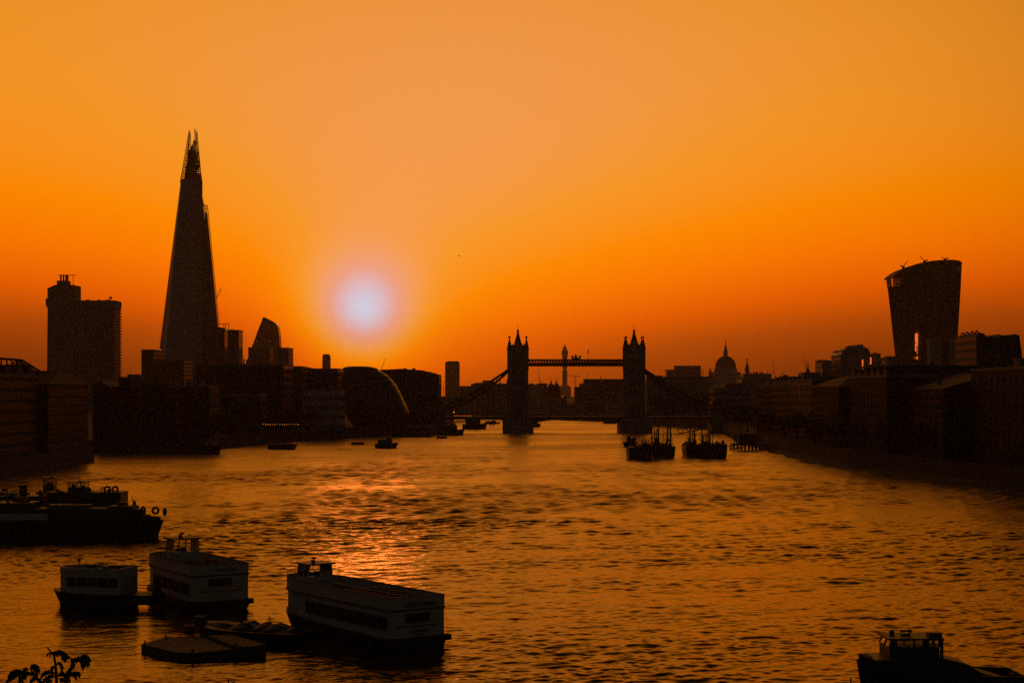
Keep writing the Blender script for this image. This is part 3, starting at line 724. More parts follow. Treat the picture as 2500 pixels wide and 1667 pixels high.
    for k in range(n):
        a, b = k / n, (k + 1) / n; f = lambda t: (X(1438.3) - 1.2 * t, -4.4 + .25 * math.sin(t * 7))
        (ax, ay), (b_x, by) = f(a), f(b)
        fl.loft([[(ax, ay - .03, Z(852.4) - a * 2.1), (ax, ay + .03, Z(852.4) - a * 2.1), (ax, ay + .03, Z(856) - a * 2.4), (ax, ay - .03, Z(856) - a * 2.4)], [(b_x, by - .03, Z(852.4) - b * 2.1), (b_x, by + .03, Z(852.4) - b * 2.1), (b_x, by + .03, Z(856) - b * 2.4), (b_x, by - .03, Z(856) - b * 2.4)]])
    fl.build('flag', 'cloth', FP)
    # roadway: bascule leaves and side spans
    dz = 9.6
    mid = (c1 + c2) / 2
    for a, b in ((c1 + 5.6, mid - .15), (mid + .15, c2 - 5.6)):
        n = 8; s = 1 if a < mid - 1 else -1
        low = [(a + (b - a) * k / n, dz - 1.0 - 3.6 * ((1 - k / n) if s == 1 else k / n) ** 2) for k in range(n + 1)]
        MB().slab([*low, (b, dz + .5), (a, dz + .5)], -7, 7).build('bascule_leaf', 'blue_steel', root)
    rl = MB(); rl.box(c1 + 5.6, c2 - 5.6, -7.1, -6.9, dz + 1.5, dz + 1.65)
    for k in range(40): rl.tube((c1 + 6 + k * (c2 - c1 - 12) / 39, -7, dz + .5), (c1 + 6 + k * (c2 - c1 - 12) / 39, -7, dz + 1.5), .06, n=4)
    rl.build('railing', 'blue_steel', root, kind='stuff')
    xl, xr = -75 - bx, 165 - bx
    for a, b in ((xl, c1 - 5.6), (c2 + 5.6, xr)):
        D = MB().box(a, b, -7.5, 7.5, dz - 1.5, dz + .5).build('side_span', 'blue_steel', root)
        r = MB(); r.box(a, b, -7.6, -7.4, dz + 1.5, dz + 1.65); n = int((b - a) / 1.6)
        for k in range(n): r.tube((a + (k + .5) * (b - a) / n, -7.5, dz + .5), (a + (k + .5) * (b - a) / n, -7.5, dz + 1.5), .06, n=4)
        r.build('railing', 'blue_steel', D, kind='stuff')
    # suspension chains: a crescent truss on each side of each side span
    def chain(xt, xe, y, s):
        up, lo = [], []
        for k in range(13):
            t = k / 12; x = xt + (xe - xt) * t
            zu = Z(899.5) + (16.2 - Z(899.5)) * (1.22 * t - .22 * t * t) ; zl = Z(903) + (13.6 - Z(903)) * (1.55 * t - .55 * t * t)
            up.append((x, y, zu)); lo.append((x, y, zl))
        m = MB(); m.path(up, .62, 4); m.path(lo, .62, 4); C = m.build('suspension_chain', 'blue_steel', root)
        w = MB()
        for k in range(1, 12):
            w.tube(up[k], lo[k], .16, n=4); w.tube(up[k], lo[min(k + 1, 12)], .13, n=4)
        w.build('chain_bracing', 'blue_steel', C, kind='stuff')
        h = MB()
        for k in range(2, 12): h.tube(lo[k], (lo[k][0], y, dz + .5), .10, n=4)
        h.build('hanger_rods', 'blue_steel', C, kind='stuff')
    for y in (-7.2, 7.2):
        chain(c1 - 5.3, X(1086), y, -1); chain(c2 + 5.3, X(1740), y, 1)
    # abutment towers
    for x in (X(1072), X(1752)):
        A = MB().box(x - 4, x + 4, -9, 9, -1, 17).build('abutment', 'stone', root)
        MB().loft([[(x + a, b, 17) for a, b in rect(8.6, 18.6)], [(x + a, b, 21) for a, b in rect(3, 8)]]).build('abutment_roof', 'slate', A)
    for u, z in ((1108, 1004),):
        lp = MB(); lp.tube((X(u), -7.5, dz + .5), (X(u), -7.5, Z(1006) - .3), .1); L = lp.build('lamp_post', 'steel', root)
        MB().lathe([(.1, Z(1006) - .4), (.38, Z(1006)), (.1, Z(1006) + .4)], 8, (X(u), -7.5)).build('lamp_globe', 'lamp_glow', L)
bascule_bridge()

# ------------------------------------------------------------------ far city seen round and under the bridge
FAR = 'far buildings beyond the bridge'
building('far_office', 'long hazy block left of the near bridge tower behind the chains', 1122, 1176, 942, 1900, 30, 'stone_offices', None, FAR)
building('far_office', 'hazy block with a raised square top behind the left chains', 1160, 1206, 934, 2000, 30, 'stone_offices', None, FAR, extra=[('plant', .4, 14, 2.8)])
def colonnade_hall():
    Y = 1700; x0, x1 = px(1150, Y), px(1246, Y); cx = (x0 + x1) / 2
    root = thing('colonnade_building', 'pale hall with tall columns and roof finials left of the first bridge tower', 'building', (cx, Y + 15, GZ), 0, FAR)
    w = x1 - x0; h = pz(936, Y) - GZ
    MB().box(-w / 2, w / 2, -13, 15, 0, h).build('wall', 'stone_offices', root)
    MB().box(-w / 2 - .4, w / 2 + .4, -15.4, 15.4, h - 5, h - 4).build('cornice', 'pale_stone', root)
    cm = MB().lathe([(.75, 5), (.6, h - 6)], 8).mesh('column', 'pale_stone')
    for k in range(15): link('column', cm, root, (-w / 2 + 2 + k * (w - 4) / 14, -14.4, 0))
    for u, v in ((1221, 927), (1238, 922)): MB().tube((px(u, Y) - cx, 0, h - .1), (px(u, Y) - cx, 0, pz(v, Y) - GZ), .9, .15).build('finial', 'stone', root)
colonnade_hall()
building('far_office', 'low uneven hazy roofs just right of the first bridge tower', 1284, 1316, 938, 2300, 26, 'stone_offices', None, FAR, extra=[('plant', -.2, 7, 1.2)])
building('far_office', 'hazy block with rounded corner below the thin leaning crane', 1312, 1336, 935.5, 2100, 26, 'concrete_slab', None, FAR)
building('far_office', 'dark low block below the twin domed turrets', 1288, 1384, 968, 1800, 24, 'stone_offices', None, FAR)
def twin_turrets():
    Y = 1850
    for i, (u, lab) in enumerate(((1348, 'left one of the twin domed turrets with spires under the walkway'), (1357.2, 'right one of the twin domed turrets with spires under the walkway'))):
        root = thing('domed_turret', lab, 'turret', (px(u, Y) + (1.2 if i else -1.2), Y + i * 30, GZ), 0, 'twin domed station turrets')
        Z = lambda v: pz(v, Y) - GZ
        MB().box(-4.2, 4.2, -4.2, 4.2, 0, Z(946)).build('turret_shaft', 'brick', root)
        MB().lathe([(3.9, Z(946)), (3.9, Z(945)), (3.6, Z(941)), (2.5, Z(938)), (1.2, Z(936.5)), (.9, Z(934.5)), (1.0, Z(933))], 12).build('dome', 'lead', root)
        MB().lathe([(.9, Z(933)), (.7, Z(931)), (.25, Z(928)), (.08, Z(920.5))], 8).build('spire', 'lead', root)
twin_turrets()
def comms_tower():
    Y = 6000; u = 1379
    root = thing('communications_tower', 'slender round telecom tower rising behind the high walkway', 'tower', (px(u, Y), Y, GZ))
    Z = lambda v: pz(v, Y) - GZ
    r = lambda p: p / 2 / F * Y
    MB().lathe([(r(12.2), 0), (r(12.2), Z(904)), (r(9), Z(903.5)), (r(9), Z(876))], 20).build('shaft', 'concrete_slab', root)
    MB().lathe([(r(11), Z(898)), (r(13), Z(897.5)), (r(13), Z(894)), (r(10), Z(893.5))], 20).build('aerial_gallery', 'steel', root)
    MB().lathe([(r(9), Z(877)), (r(13), Z(876)), (r(13.6), Z(870)), (r(15.6), Z(864)), (r(15.6), Z(857)), (r(13), Z(855.5)), (r(12), Z(853)), (r(10), Z(851.5))], 20).build('head', 'curtain_wall', root)
    MB().lathe([(r(5.5), Z(852)), (r(5.5), Z(850.6)), (r(10), Z(850.4)), (r(10), Z(847.5)), (r(4), Z(847)), (r(3.6), Z(845.5))], 16).build('crown_gallery', 'steel', root)
    MB().lathe([(r(2.6), Z(846)), (r(2.0), Z(843)), (r(2.8), Z(842)), (r(.8), Z(839))], 8).build('mast', 'steel', root)
    MB().loft([[(x, y, 0) for x, y in rect(45, 30)], [(x, y, Z(945)) for x, y in rect(42, 28)], [(x, y, Z(940)) for x, y in rect(22, 18)]]).build('podium', 'concrete_slab', root)
comms_tower()
def tiered_office():
    Y = 1720; root = thing('tiered_office', 'wide flat-topped office with stepped storeys between the bridge towers', 'building', (px(1470, Y), Y + 18, GZ), 0, FAR)
    cx = px(1470, Y); X = lambda u: px(u, Y) - cx
    Z = lambda v: pz(v, Y) - GZ
    MB().box(X(1425), X(1536), -14, 16, 0, Z(927)).build('wall', 'curtain_wall', root)
    MB().box(X(1404), X(1425), -12, 16, 0, Z(944)).build('wing', 'curtain_wall', root)
    for v in (927, 942, 951, 961, 971, 982): MB().box(X(1422 if v > 930 else 1424), X(1537), -15.5, -14.02, Z(v), Z(v) + .9).build('floor_edge', 'pale_stone', root)
    MB().box(X(1508), X(1538), -18, -15.6, 0, Z(948)).build('end_bay', 'stone', root)
    MB().tube((X(1468.8), 0, Z(927)), (X(1468.8), 0, Z(912.5)), .55, .1).build('roof_spire', 'steel', root)
    MB().box(X(1416), X(1425), -8, 6, Z(944), Z(936)).build('roof_terrace', 'steel', root)
tiered_office()
building('far_office', 'low dark waterfront block far behind the open middle span', 1330, 1430, 984, 1640, 30, 'stone_offices', None, FAR)
building('far_office', 'low dark waterfront block right behind the second bridge tower', 1480, 1600, 980, 1600, 30, 'stone_offices', None, FAR)
building('far_office', 'low waterfront block seen under the left side span', 1090, 1260, 1000, 1720, 30, 'stone_offices', None, FAR)
building('far_office', 'long low block behind the left chains above the river', 1040, 1160, 968, 1500, 30, 'stone_offices', None, FAR)

# tower cranes
def crane(label, Y, base, tip, jib=None, counter=None, name='tower_crane', r=.7, v0=None):
    root = thing(name, label, 'crane', (px(base[0], Y), Y, GZ), 0, 'cranes on the skyline')
    cx = px(base[0], Y); P = lambda u, v: (px(u, Y) - cx, 0, pz(v, Y) - GZ)
    m = MB(); top = Vector(P(base[0], base[1])); k = r
    for dx in (-k, k):
        for dy in (-k, k): m.tube((dx, dy, 0), (dx, dy, top.z), r * .28, n=4)
    n = max(4, int(top.z / (5 * r)))
    for i in range(n):
        m.tube((-k, -k, top.z * i / n), (k, -k, top.z * (i + 1) / n), r * .16, n=4); m.tube((-k, k, top.z * i / n), (k, k, top.z * (i + 1) / n), r * .16, n=4)
    m.build('mast', 'steel', root)
    j = MB(); t = Vector(P(*tip)); d = (t - top); side = Vector((-d.z, 0, d.x)).normalized() * k * 1.3
    for y in (-k * .6, k * .6): j.tube(top + Vector((0, y, 0)), t, r * .24, n=4)
    j.tube(top + side, t, r * .24, n=4); n = 14
    for i in range(n):
        j.tube(top + d * (i / n), top + side * (1 - (i + .5) / n) + d * ((i + .5) / n), r * .13, n=4)
    j.build('jib', 'red_paint' if 'red' in label else 'steel', root)
    if counter:
        c = Vector(P(*counter)); q = MB(); q.tube(top, c, r * .5, n=4); q.cbox(c.x, 0, c.z - 1.6 * r, 2.4 * r, 1.6 * r, 2.4 * r); q.build('counterweight', 'concrete', root)
    MB().cbox(r * 1.3, 0, top.z - 1.2 * r, 1.7 * r, 1.7 * r, 2 * r).build('cab', 'grey_paint', root)
    return root
crane('thin crane with steeply raised jib left under the walkway', 2300, (1318, 930), (1313.5, 893), None, (1320.5, 932), r=.55)
crane('small hammerhead crane right of the telecom tower', 3000, (1405, 918.5), (1387, 916), None, (1414.5, 918), r=.8)
crane('luffing crane beside the stepped office roof', 2600, (1432, 927), (1439, 911), None, (1429, 928), r=.6)
crane('red and white crane behind the round glass hall', 1900, (932, 903), (941.5, 871), None, (929, 905), r=.5)
crane('tall thin luffing crane right of the church steeple', 2500, (1892, 918), (1886.5, 879), None, (1894, 919), r=.55)
crane('short luffing crane leaning right near the steeple', 2200, (1902, 922), (1914.5, 904.5), None, (1899, 923), r=.7)
crane('crane with blocky jib head beside the slim church spire', 2300, (1970, 905), (1963.5, 870.5), None, (1972, 906), r=.8)
crane('tiny crane left of the hazy slab tower', 3000, (1083, 945), (1085, 927), None, (1081, 946), r=.6)

# ------------------------------------------------------------------ domed cathedral and its neighbours
def cathedral():
    Y = 3120; u = 1771.5
    root = thing('cathedral', 'great domed cathedral with lantern and cross on the hazy skyline', 'cathedral', (px(u, Y), Y, GZ))
    cx = px(u, Y); X = lambda a: px(a, Y) - cx
    Z = lambda v: pz(v, Y) - GZ
    r = lambda p: p / F * Y
    MB().box(X(1741), X(1803.5), -24, 30, 0, Z(908)).build('nave', 'pale_stone', root)
    MB().box(X(1739), X(1805), -25, 31, Z(914), Z(913)).build('cornice', 'pale_stone', root)
    MB().lathe([(r(26.5), Z(908)), (r(26.5), Z(900)), (r(25.6), Z(899.5)), (r(25.6), Z(897))], 32).build('drum', 'pale_stone', root)
    cm = MB().lathe([(.7, 0), (.6, Z(900) - Z(908))], 6).mesh('column', 'pale_stone')
    for k in range(32):
        a = 2 * math.pi * k / 32; link('column', cm, root, (r(26.9) * math.cos(a), r(26.9) * math.sin(a), Z(908)))
    prof = [(r(24.8), Z(897))]
    for k in range(1, 11):
        a = k / 10 * math.pi / 2 * .88
        prof.append((r(24.8) * math.cos(a) ** .92, Z(897) + (Z(870) - Z(897)) * math.sin(a) / math.sin(math.pi / 2 * .88)))
    D = MB().lathe(prof, 32).build('dome', 'lead', root, smooth=True)
    for k in range(24):
        a = 2 * math.pi * k / 24
        MB().path([((p + .25) * math.cos(a), (p + .25) * math.sin(a), z) for p, z in prof], .3, 4).build('dome_rib', 'lead', D)
    MB().lathe([(r(7), Z(871)), (r(6.6), Z(868)), (r(5.6), Z(867)), (r(5.2), Z(858)), (r(5.6), Z(857.5)), (r(4), Z(855)), (r(3.4), Z(849)), (r(3.6), Z(848.5)), (r(2.2), Z(846)), (r(1.2), Z(841)), (r(.8), Z(838)), (r(1.6), Z(836.5)), (r(1.2), Z(835)), (.3, Z(834))], 12).build('lantern', 'pale_stone', root)
    MB().box(-.35, .35, -.3, .3, Z(834.5), Z(829.5)).box(-1.5, -.35, -.3, .3, Z(832.6), Z(831.8)).box(.35, 1.5, -.3, .3, Z(832.6), Z(831.8)).build('cross', 'lead', root)
    for uu in (1735.5,):
        MB().lathe([(r(7), 0), (r(7), Z(918)), (r(4.4), Z(917)), (r(4.4), Z(909)), (r(3.4), Z(908)), (r(2.6), Z(903)), (r(1), Z(900)), (.2, Z(897))], 10, (X(uu), 10)).build('bell_tower', 'pale_stone', root)
    MB().box(X(1728), X(1741), 0, 20, 0, Z(922)).build('portico', 'pale_stone', root)
cathedral()
def steeple():
    Y = 2150; u = 1824
    root = thing('church_steeple', 'church steeple with tiered bulbous spire right of the cathedral', 'steeple', (px(u, Y), Y, GZ))
    Z = lambda v: pz(v, Y) - GZ
    r = lambda p: p / F * Y
    MB().box(-r(5.2), r(5.2), -r(5.2), r(5.2), 0, Z(912)).build('tower', 'pale_stone', root)
    MB().lathe([(r(4.4), Z(912)), (r(4.6), Z(909)), (r(5.8), Z(905)), (r(5.8), Z(901)), (r(4.6), Z(898)), (r(4.2), Z(893)), (r(2.4), Z(889)), (r(1.6), Z(885.5)), (r(.9), Z(885))], 12).build('spire', 'pale_stone', root)
    MB().lathe([(r(.9), Z(885.2)), (r(1.8), Z(884.3)), (r(1.8), Z(883.2)), (r(.6), Z(882)), (r(.6), Z(879.5)), (r(2.1), Z(878.6)), (r(2.1), Z(877)), (r(.4), Z(875.4))], 8).build('vane', 'lead', root)
steeple()
CITY = 'city buildings right of the bridge'
building('slab_office', 'hazy block with lighter raised top left of the cathedral', 1623.5, 1711, 902, 2600, 30, 'concrete_slab', None, CITY, extra=[('plant', .27, 40, 6.2), ('aerial', .28, .35, 14), ('aerial', -.6, .25, 2)])
def scaffold():
    Y = 2590; root = thing('scaffold', 'thin scaffold frame at the right end of the hazy block', 'scaffold', (px(1714, Y), Y, GZ))
    m = MB(); cx = px(1714, Y)
    for u in (1708, 1713, 1718): m.tube((px(u, Y) - cx, 0, 40), (px(u, Y) - cx, 0, pz(903, Y) - GZ), .22, n=4)
    for k in range(7): m.tube((px(1708, Y) - cx, 0, pz(903.5 + k * 3, Y) - GZ), (px(1719, Y) - cx, 0, pz(903.5 + k * 3, Y) - GZ), .2, n=4)
    m.build('poles', 'steel', root); MB().cbox(0, 2, 0, 4, 3, 42).build('hoist_tower', 'steel', root)
scaffold()
building('city_block', 'low dark roofs left of the cathedral base', 1690, 1742, 925, 2300, 30, 'stone_offices', None, CITY)
building('city_block', 'block crowded with small roof vents right of the steeple', 1806, 1884, 912, 1900, 30, 'stone_offices', None, CITY, extra=[('vent', -.55, .7, 3.0), ('vent', -.35, .9, 2.0), ('vent', -.15, .6, 3.0), ('plant', .05, 3, 2.0), ('vent', .3, .7, 2.4), ('plant', .45, 2.5, 1.8), ('aerial', .8, .3, 4.5), ('aerial', -.7, .25, 4)])
building('city_block', 'small stone block at the foot of the church steeple', 1796, 1812, 918, 1950, 20, 'pale_stone', None, CITY)
building('city_block', 'long low roofs with one chimney between the two right cranes', 1800, 1952, 924, 1500, 30, 'stone_offices', None, CITY, extra=[('stack', .58, 4, 3.2), ('plant', .86, 10, 1.2), ('plant', .5, 12, 1.0)])
building('city_block', 'dark block carrying the slim church spire', 1949, 1992, 909, 1450, 30, 'stone_offices', None, CITY)
def slim_spire():
    Y = 1500; root = thing('church_spire', 'slim dark church spire beside the blocky crane', 'spire', (px(1972.5, Y), Y, GZ))
    Z = lambda v: pz(v, Y) - GZ
    r = lambda p: p / F * Y
    MB().lathe([(r(6), 0), (r(6), Z(908)), (r(4.2), Z(905)), (r(2), Z(899)), (r(1.5), Z(893)), (r(.8), Z(886)), (r(.2), Z(876))], 8).build('spire_roof', 'lead', root)
    MB().lathe([(r(1.4), Z(893)), (r(2.1), Z(892)), (r(1.3), Z(890.5))], 8).build('collar', 'lead', root)
slim_spire()
building('city_block', 'dark block with a sloped left shoulder before the domed roofline', 1990, 2030, 879.5, 1400, 34, 'stone_offices', None, CITY, extra=[('plant', -.2, 8, .6)])
def domed_office():
    Y = 1380; d = 40; cx = px(2076, Y)
    root = thing('mansard_building', 'large dark building with rounded mansard roof and many aerials', 'building', (cx, Y + d / 2, GZ), 0, CITY)
    X = lambda a: px(a - (4 if a < 2060 else 0), Y + d * min(1, max(0, (2124 - a) / 92))) - cx
    Z = lambda v: pz(v, Y) - GZ
    pts = [(X(2034), 0), (X(2126), 0), (X(2126), Z(866)), (X(2122), Z(857)), (X(2117), Z(850)), (X(2102), Z(846)), (X(2102), Z(841)), (X(2084), Z(841)), (X(2084), Z(845)), (X(2070), Z(848)), (X(2062), Z(848)), (X(2048), Z(851)), (X(2041), Z(854)), (X(2036), Z(864)), (X(2034), Z(866))]
    MB().slab(pts, -d / 2, d / 2).build('wall', 'stone_offices', root)
    for u, v0, v1 in ((2046, 852, 845), (2035, 866, 855), (2104, 846, 842), (2116, 850, 844), (2131, 862, 833)): MB().tube((X(u), -8, Z(v0) - 2), (X(u), -8, Z(v1)), .3 if u < 2130 else .18, .12).build('aerial', 'steel', root)
    MB().cbox(X(2065), -6, Z(848) - .3, 5, 5, 1.6).build('plant_room', 'steel', root)
    for ua, ub, va, vb, mm in ((2097.5, 2101, 878, 894, 'sunset_glow'), (2097.5, 2101, 899, 915, 'dim_glow')): MB().box(X(ua), X(ub), -d / 2 - .5, -d / 2 - .02, Z(vb), Z(va)).build('sunset_glow_panel', mm, root)  # sunset glow put in as emissive panels, nothing lit behind them
domed_office()
_b = building('city_block', 'square dark block with one red sunset-glow strip', 2120, 2150, 862.5, 1340, 30, 'stone_offices', None, CITY, extra=[('plant', .2, 3, .8)])
MB().box(px(2124.3, 1340) - _b.location.x, px(2127.3, 1340) - _b.location.x, -15.6, -15.02, pz(889, 1340) - GZ, pz(872, 1340) - GZ).build('sunset_glow_strip', 'sunset_glow', _b)  # red sunset glow made by emission on the wall
building('city_block', 'low dark roofs directly left of the flaring tower', 2148, 2190, 871.5, 1300, 30, 'stone_offices', None, CITY, extra=[('plant', .35, 7, 1.0)])

# ------------------------------------------------------------------ flaring tower with curved roof
def flaring_tower():
    Y = 1860; cx = px(2255, Y)
    root = thing('flaring_tower', 'top-heavy glass tower widening upward to a curved roof', 'skyscraper', (cx, Y, GZ))
    X = lambda a: px(a, Y + 20 - 42 * (a - 2159) / 190) - cx
    Z = lambda v: pz(v, Y) - GZ
    # left edge, corner, right edge by height
    lev = [(960, 2190, 2230, 2333), (866, 2184, 2227.5, 2336), (830, 2179.5, 2226, 2338), (780, 2173.5, 2221, 2341), (740, 2168.5, 2216, 2344), (699, 2163, 2210, 2347)]
    def ring(v, l, c, r_, k=0):
        z = Z(v); n = 12; pts = []
        for i in range(n + 1):      # bowed front
            t = i / n; x = X(c) + (X(r_) - X(c)) * t; pts.append((x, -20 - 3.5 * math.sin(math.pi * t) , z))
        pts += [(X(r_) - 1.5, 10, z), (X(r_) - 8, 22, z), (X(l) + 14, 22, z), (X(l), 12, z)]
        for i in range(4): t = (i + 1) / 5; pts.append((X(l) + (X(c) - X(l)) * t, 12 - 32 * t, z))
        return pts
    MB().loft([ring(*q) for q in lev]).build('storeys', 'curtain_wall', root)
    # curved roof: arched section from left to right, open glazed ends below it
    top = [(2159, 678), (2166, 672), (2175, 666), (2190, 658.5), (2204, 654), (2225, 647.5), (2247, 643), (2270, 640), (2300, 638), (2325, 638), (2340, 640), (2347, 643), (2349.5, 648)]
    bot = [(2162, 681), (2170, 677), (2180, 671.5), (2192, 665.5), (2204, 661.5), (2225, 656), (2247, 652), (2270, 649.5), (2300, 647), (2325, 646.5), (2336, 646.5), (2343, 648), (2346, 651)]
    MB().slab([(X(u), Z(v)) for u, v in bot] + [(X(u), Z(v)) for u, v in top[::-1]], -22.5, 22).build('roof', 'lead', root)
    gw = MB(); low = 699
    gw.slab([(X(2333), Z(low)), (X(2347), Z(low)), (X(2348.3), Z(667)), (X(2333), Z(667))], -20, 18); gw.slab([(X(2345.5), Z(667)), (X(2348.6), Z(667)), (X(2349.3), Z(650)), (X(2346), Z(650))], -20, 10)
    gw.slab([(X(2183), Z(low)), (X(2333), Z(low))] + [(X(u), Z(v)) for u, v in bot[2:-2][::-1]], -22, 18); gw.build('garden_wall', 'curtain_wall', root)
    for a, b in ((2162.5, 2183), (2333, 2347.5)):
        y = -6 if a < 2200 else -8
        P = MB().slab([(X(a) + .2, Z(700 if a < 2200 else 668)), (X(b), Z(698 if a < 2200 else 668)), (X(b), Z(672 if a < 2200 else 647)), (X(a) + .2, Z(681 if a < 2200 else 648))], y, y + .25).build('end_glazing', 'clear_glass', root)
        mu = MB()
        for k in range(4): mu.box(X(a) + (X(b) - X(a)) * k / 3 - .3, X(a) + (X(b) - X(a)) * k / 3 + .3, y - .6, y - .02, Z(700 if a < 2200 else 668), Z(676 if a < 2200 else 647))
        mu.build('mullion', 'steel', P)
    MB().slab([(X(2163), Z(701)), (X(2166), Z(701)), (X(2162.3), Z(679)), (X(2159.6), Z(679))], -6, 13).build('edge_frame', 'lead', root)
    fins = MB()
    for k in range(1, 30):
        u = k / 30
        for (v0, l0, c0, r0), (v1, l1, c1, r1) in zip(lev, lev[1:]):
            f = lambda c, r_, v: (X(c) + (X(r_) - X(c)) * u, -20.25 - 3.5 * math.sin(math.pi * u), Z(v))
            fins.tube(f(c0, r0, v0), f(c1, r1, v1), .22, n=4)
    fins.build('facade_fins', 'steel', root, kind='stuff')
    eb = MB(); eb.path([(X(c), -20.3, Z(v)) for v, l, c, r_ in lev], .45, 4); eb.build('corner_fin', 'pale_stone', root)
    sl = MB(); sl.slab([(X(2168), Z(699.5)), (X(2206), Z(692)), (X(2214), Z(690)), (X(2214), Z(686.5)), (X(2206), Z(688.5)), (X(2168), Z(697))], -21.6, -20.4); sl.build('balcony', 'pale_stone', root)
    for u0, u1, va, vb, mm in ((2218.5, 2222, 816, 837, 'sunset_glow'), (2222.4, 2226.4, 815, 846.5, 'sunset_glow'), (2218.5, 2222, 839, 858.5, 'sunset_glow'), (2222.4, 2226.4, 848.5, 866, 'dim_glow'), (2222.4, 2226.2, 871, 878, 'sunset_glow'), (2216, 2219.5, 872, 877, 'dim_glow')):
        MB().box(X(u0), X(u1), -22.6, -22.2, Z(vb), Z(va)).build('sunset_glow_strip', mm, root)  # added emissive strips in place of sunset reflected in the glass
    for u, v, tu, tv in ((2194, 656, 2206, 638), (2252, 642.5, 2239, 626.5), (2309, 638, 2298, 628.5)):
        c = MB(); s = 1 if tu > u else -1
        c.cbox(X(u), -10, Z(v) - .8, 2.6, 2.6, 2.4); c.tube((X(u), -10, Z(v) + 1.6), (X(tu), -10, Z(tv)), .55, .25, 4); c.tube((X(u), -10, Z(v) + 1.6), (X(u) - s * 3, -10, Z(v) + 2.6), .7, .5, 4); c.cbox(X(u) - s * 2.8, -10, Z(v) + 2.0, 1.6, 1.6, 1.2)
        c.build('maintenance_crane', 'dark_paint', root)
flaring_tower()

RBK = 'blocks on the right bank'
building('stone_block', 'block with two pale panels in front of the flaring tower', 2262, 2358, 826, 1250, 36, 'dark_stone', None, RBK)
def stair_shafts():
    for u0, u1, lab in ((2270, 2300, 'left pale stone stair tower in front of the flaring tower'), (2322, 2352, 'right pale stone stair tower in front of the flaring tower')):
        root = thing('stair_tower', lab, 'stair tower', (px((u0 + u1) / 2, 1236), 1240, GZ), 0, 'pale stair towers')
        w = px(u1, 1236) - px(u0, 1236); h = pz(830, 1236) - GZ
        MB().box(-w / 2, w / 2, -4, 4, 0, h).build('wall', 'pale_stone', root); MB().box(-w / 2 - .2, w / 2 + .2, -4.2, 4.2, h, h + .5).build('coping', 'stone', root)
stair_shafts()
def glass_roofed():
    Y = 760; d = 40; cx = px(2420, Y); root = thing('terminal_building', 'broad dark building with sloped right end and an arched glass roof', 'building', (cx, Y + d / 2, GZ), 0, RBK)
    X = lambda a: px(a, Y + d * min(1, max(0, (2495 - a) / 165))) - cx
    Z = lambda v: pz(v, Y) - GZ
    pts = [(X(2366), 0), (X(2502), 0), (X(2495), Z(863)), (X(2489), Z(837)), (X(2484), Z(817)), (X(2477), Z(819)), (X(2472), Z(815)), (X(2468), Z(818)), (X(2440), Z(819)), (X(2412), Z(818)), (X(2410), Z(815.5)), (X(2408), Z(821)), (X(2402), Z(822.5)), (X(2366), Z(823))]
    MB().slab(pts, -d / 2, d / 2).build('wall', 'office', root)
    MB().slab([(X(2330), 0), (X(2366), 0), (X(2366), Z(823)), (X(2362), Z(818)), (X(2354), Z(813)), (X(2346), Z(812)), (X(2338), Z(814)), (X(2330), Z(820))], -d / 2 + 2, d / 2 - 2).build('hall', 'office', root)
    m = MB(); A = [(2338, 813), (2343, 805), (2347, 808), (2355, 813), (2362, 818)]
    for y in (-12, -4, 4, 12):
        m.path([(X(u), y, Z(v)) for u, v in A], .3, 4); m.tube((X(2343), y, Z(805)), (X(2349), y, Z(812)), .25, n=4)
    m.build('roof_frame', 'steel', root)
    for u in (2371, 2396): MB().tube((X(u), -10, Z(823)), (X(u), -10, Z(816)), .12, .06).build('aerial', 'steel', root)
glass_roofed()
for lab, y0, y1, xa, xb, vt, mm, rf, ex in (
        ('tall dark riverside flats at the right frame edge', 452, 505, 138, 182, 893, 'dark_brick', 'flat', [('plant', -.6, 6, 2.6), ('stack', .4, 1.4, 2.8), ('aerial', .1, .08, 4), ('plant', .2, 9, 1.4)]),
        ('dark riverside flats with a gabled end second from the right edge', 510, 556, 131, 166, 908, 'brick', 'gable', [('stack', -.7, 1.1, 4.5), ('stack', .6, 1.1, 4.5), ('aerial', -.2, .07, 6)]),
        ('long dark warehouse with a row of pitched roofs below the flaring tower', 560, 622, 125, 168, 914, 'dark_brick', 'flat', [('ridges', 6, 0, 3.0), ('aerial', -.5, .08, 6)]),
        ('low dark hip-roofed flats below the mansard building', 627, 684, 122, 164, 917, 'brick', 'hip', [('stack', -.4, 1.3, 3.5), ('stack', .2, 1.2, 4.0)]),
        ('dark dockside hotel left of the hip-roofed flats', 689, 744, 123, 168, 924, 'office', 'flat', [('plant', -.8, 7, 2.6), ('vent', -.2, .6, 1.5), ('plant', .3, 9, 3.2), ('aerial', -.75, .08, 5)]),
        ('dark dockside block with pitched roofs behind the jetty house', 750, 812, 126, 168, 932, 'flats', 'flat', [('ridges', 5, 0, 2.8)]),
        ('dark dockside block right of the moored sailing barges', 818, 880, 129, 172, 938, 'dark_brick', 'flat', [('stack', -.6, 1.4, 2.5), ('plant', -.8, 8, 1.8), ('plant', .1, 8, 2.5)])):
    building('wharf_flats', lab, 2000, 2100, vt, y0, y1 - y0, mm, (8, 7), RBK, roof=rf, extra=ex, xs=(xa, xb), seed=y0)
building('wharf_flats', 'low dark block right of the bridge approach', 1730, 1830, 946, 1150, 34, 'stone_offices', (12, 5), RBK)
building('glazed_hall', 'low glazed roof catching light below the cathedral', 1755, 1830, 936, 1350, 26, 'office', None, RBK, roof='hip')
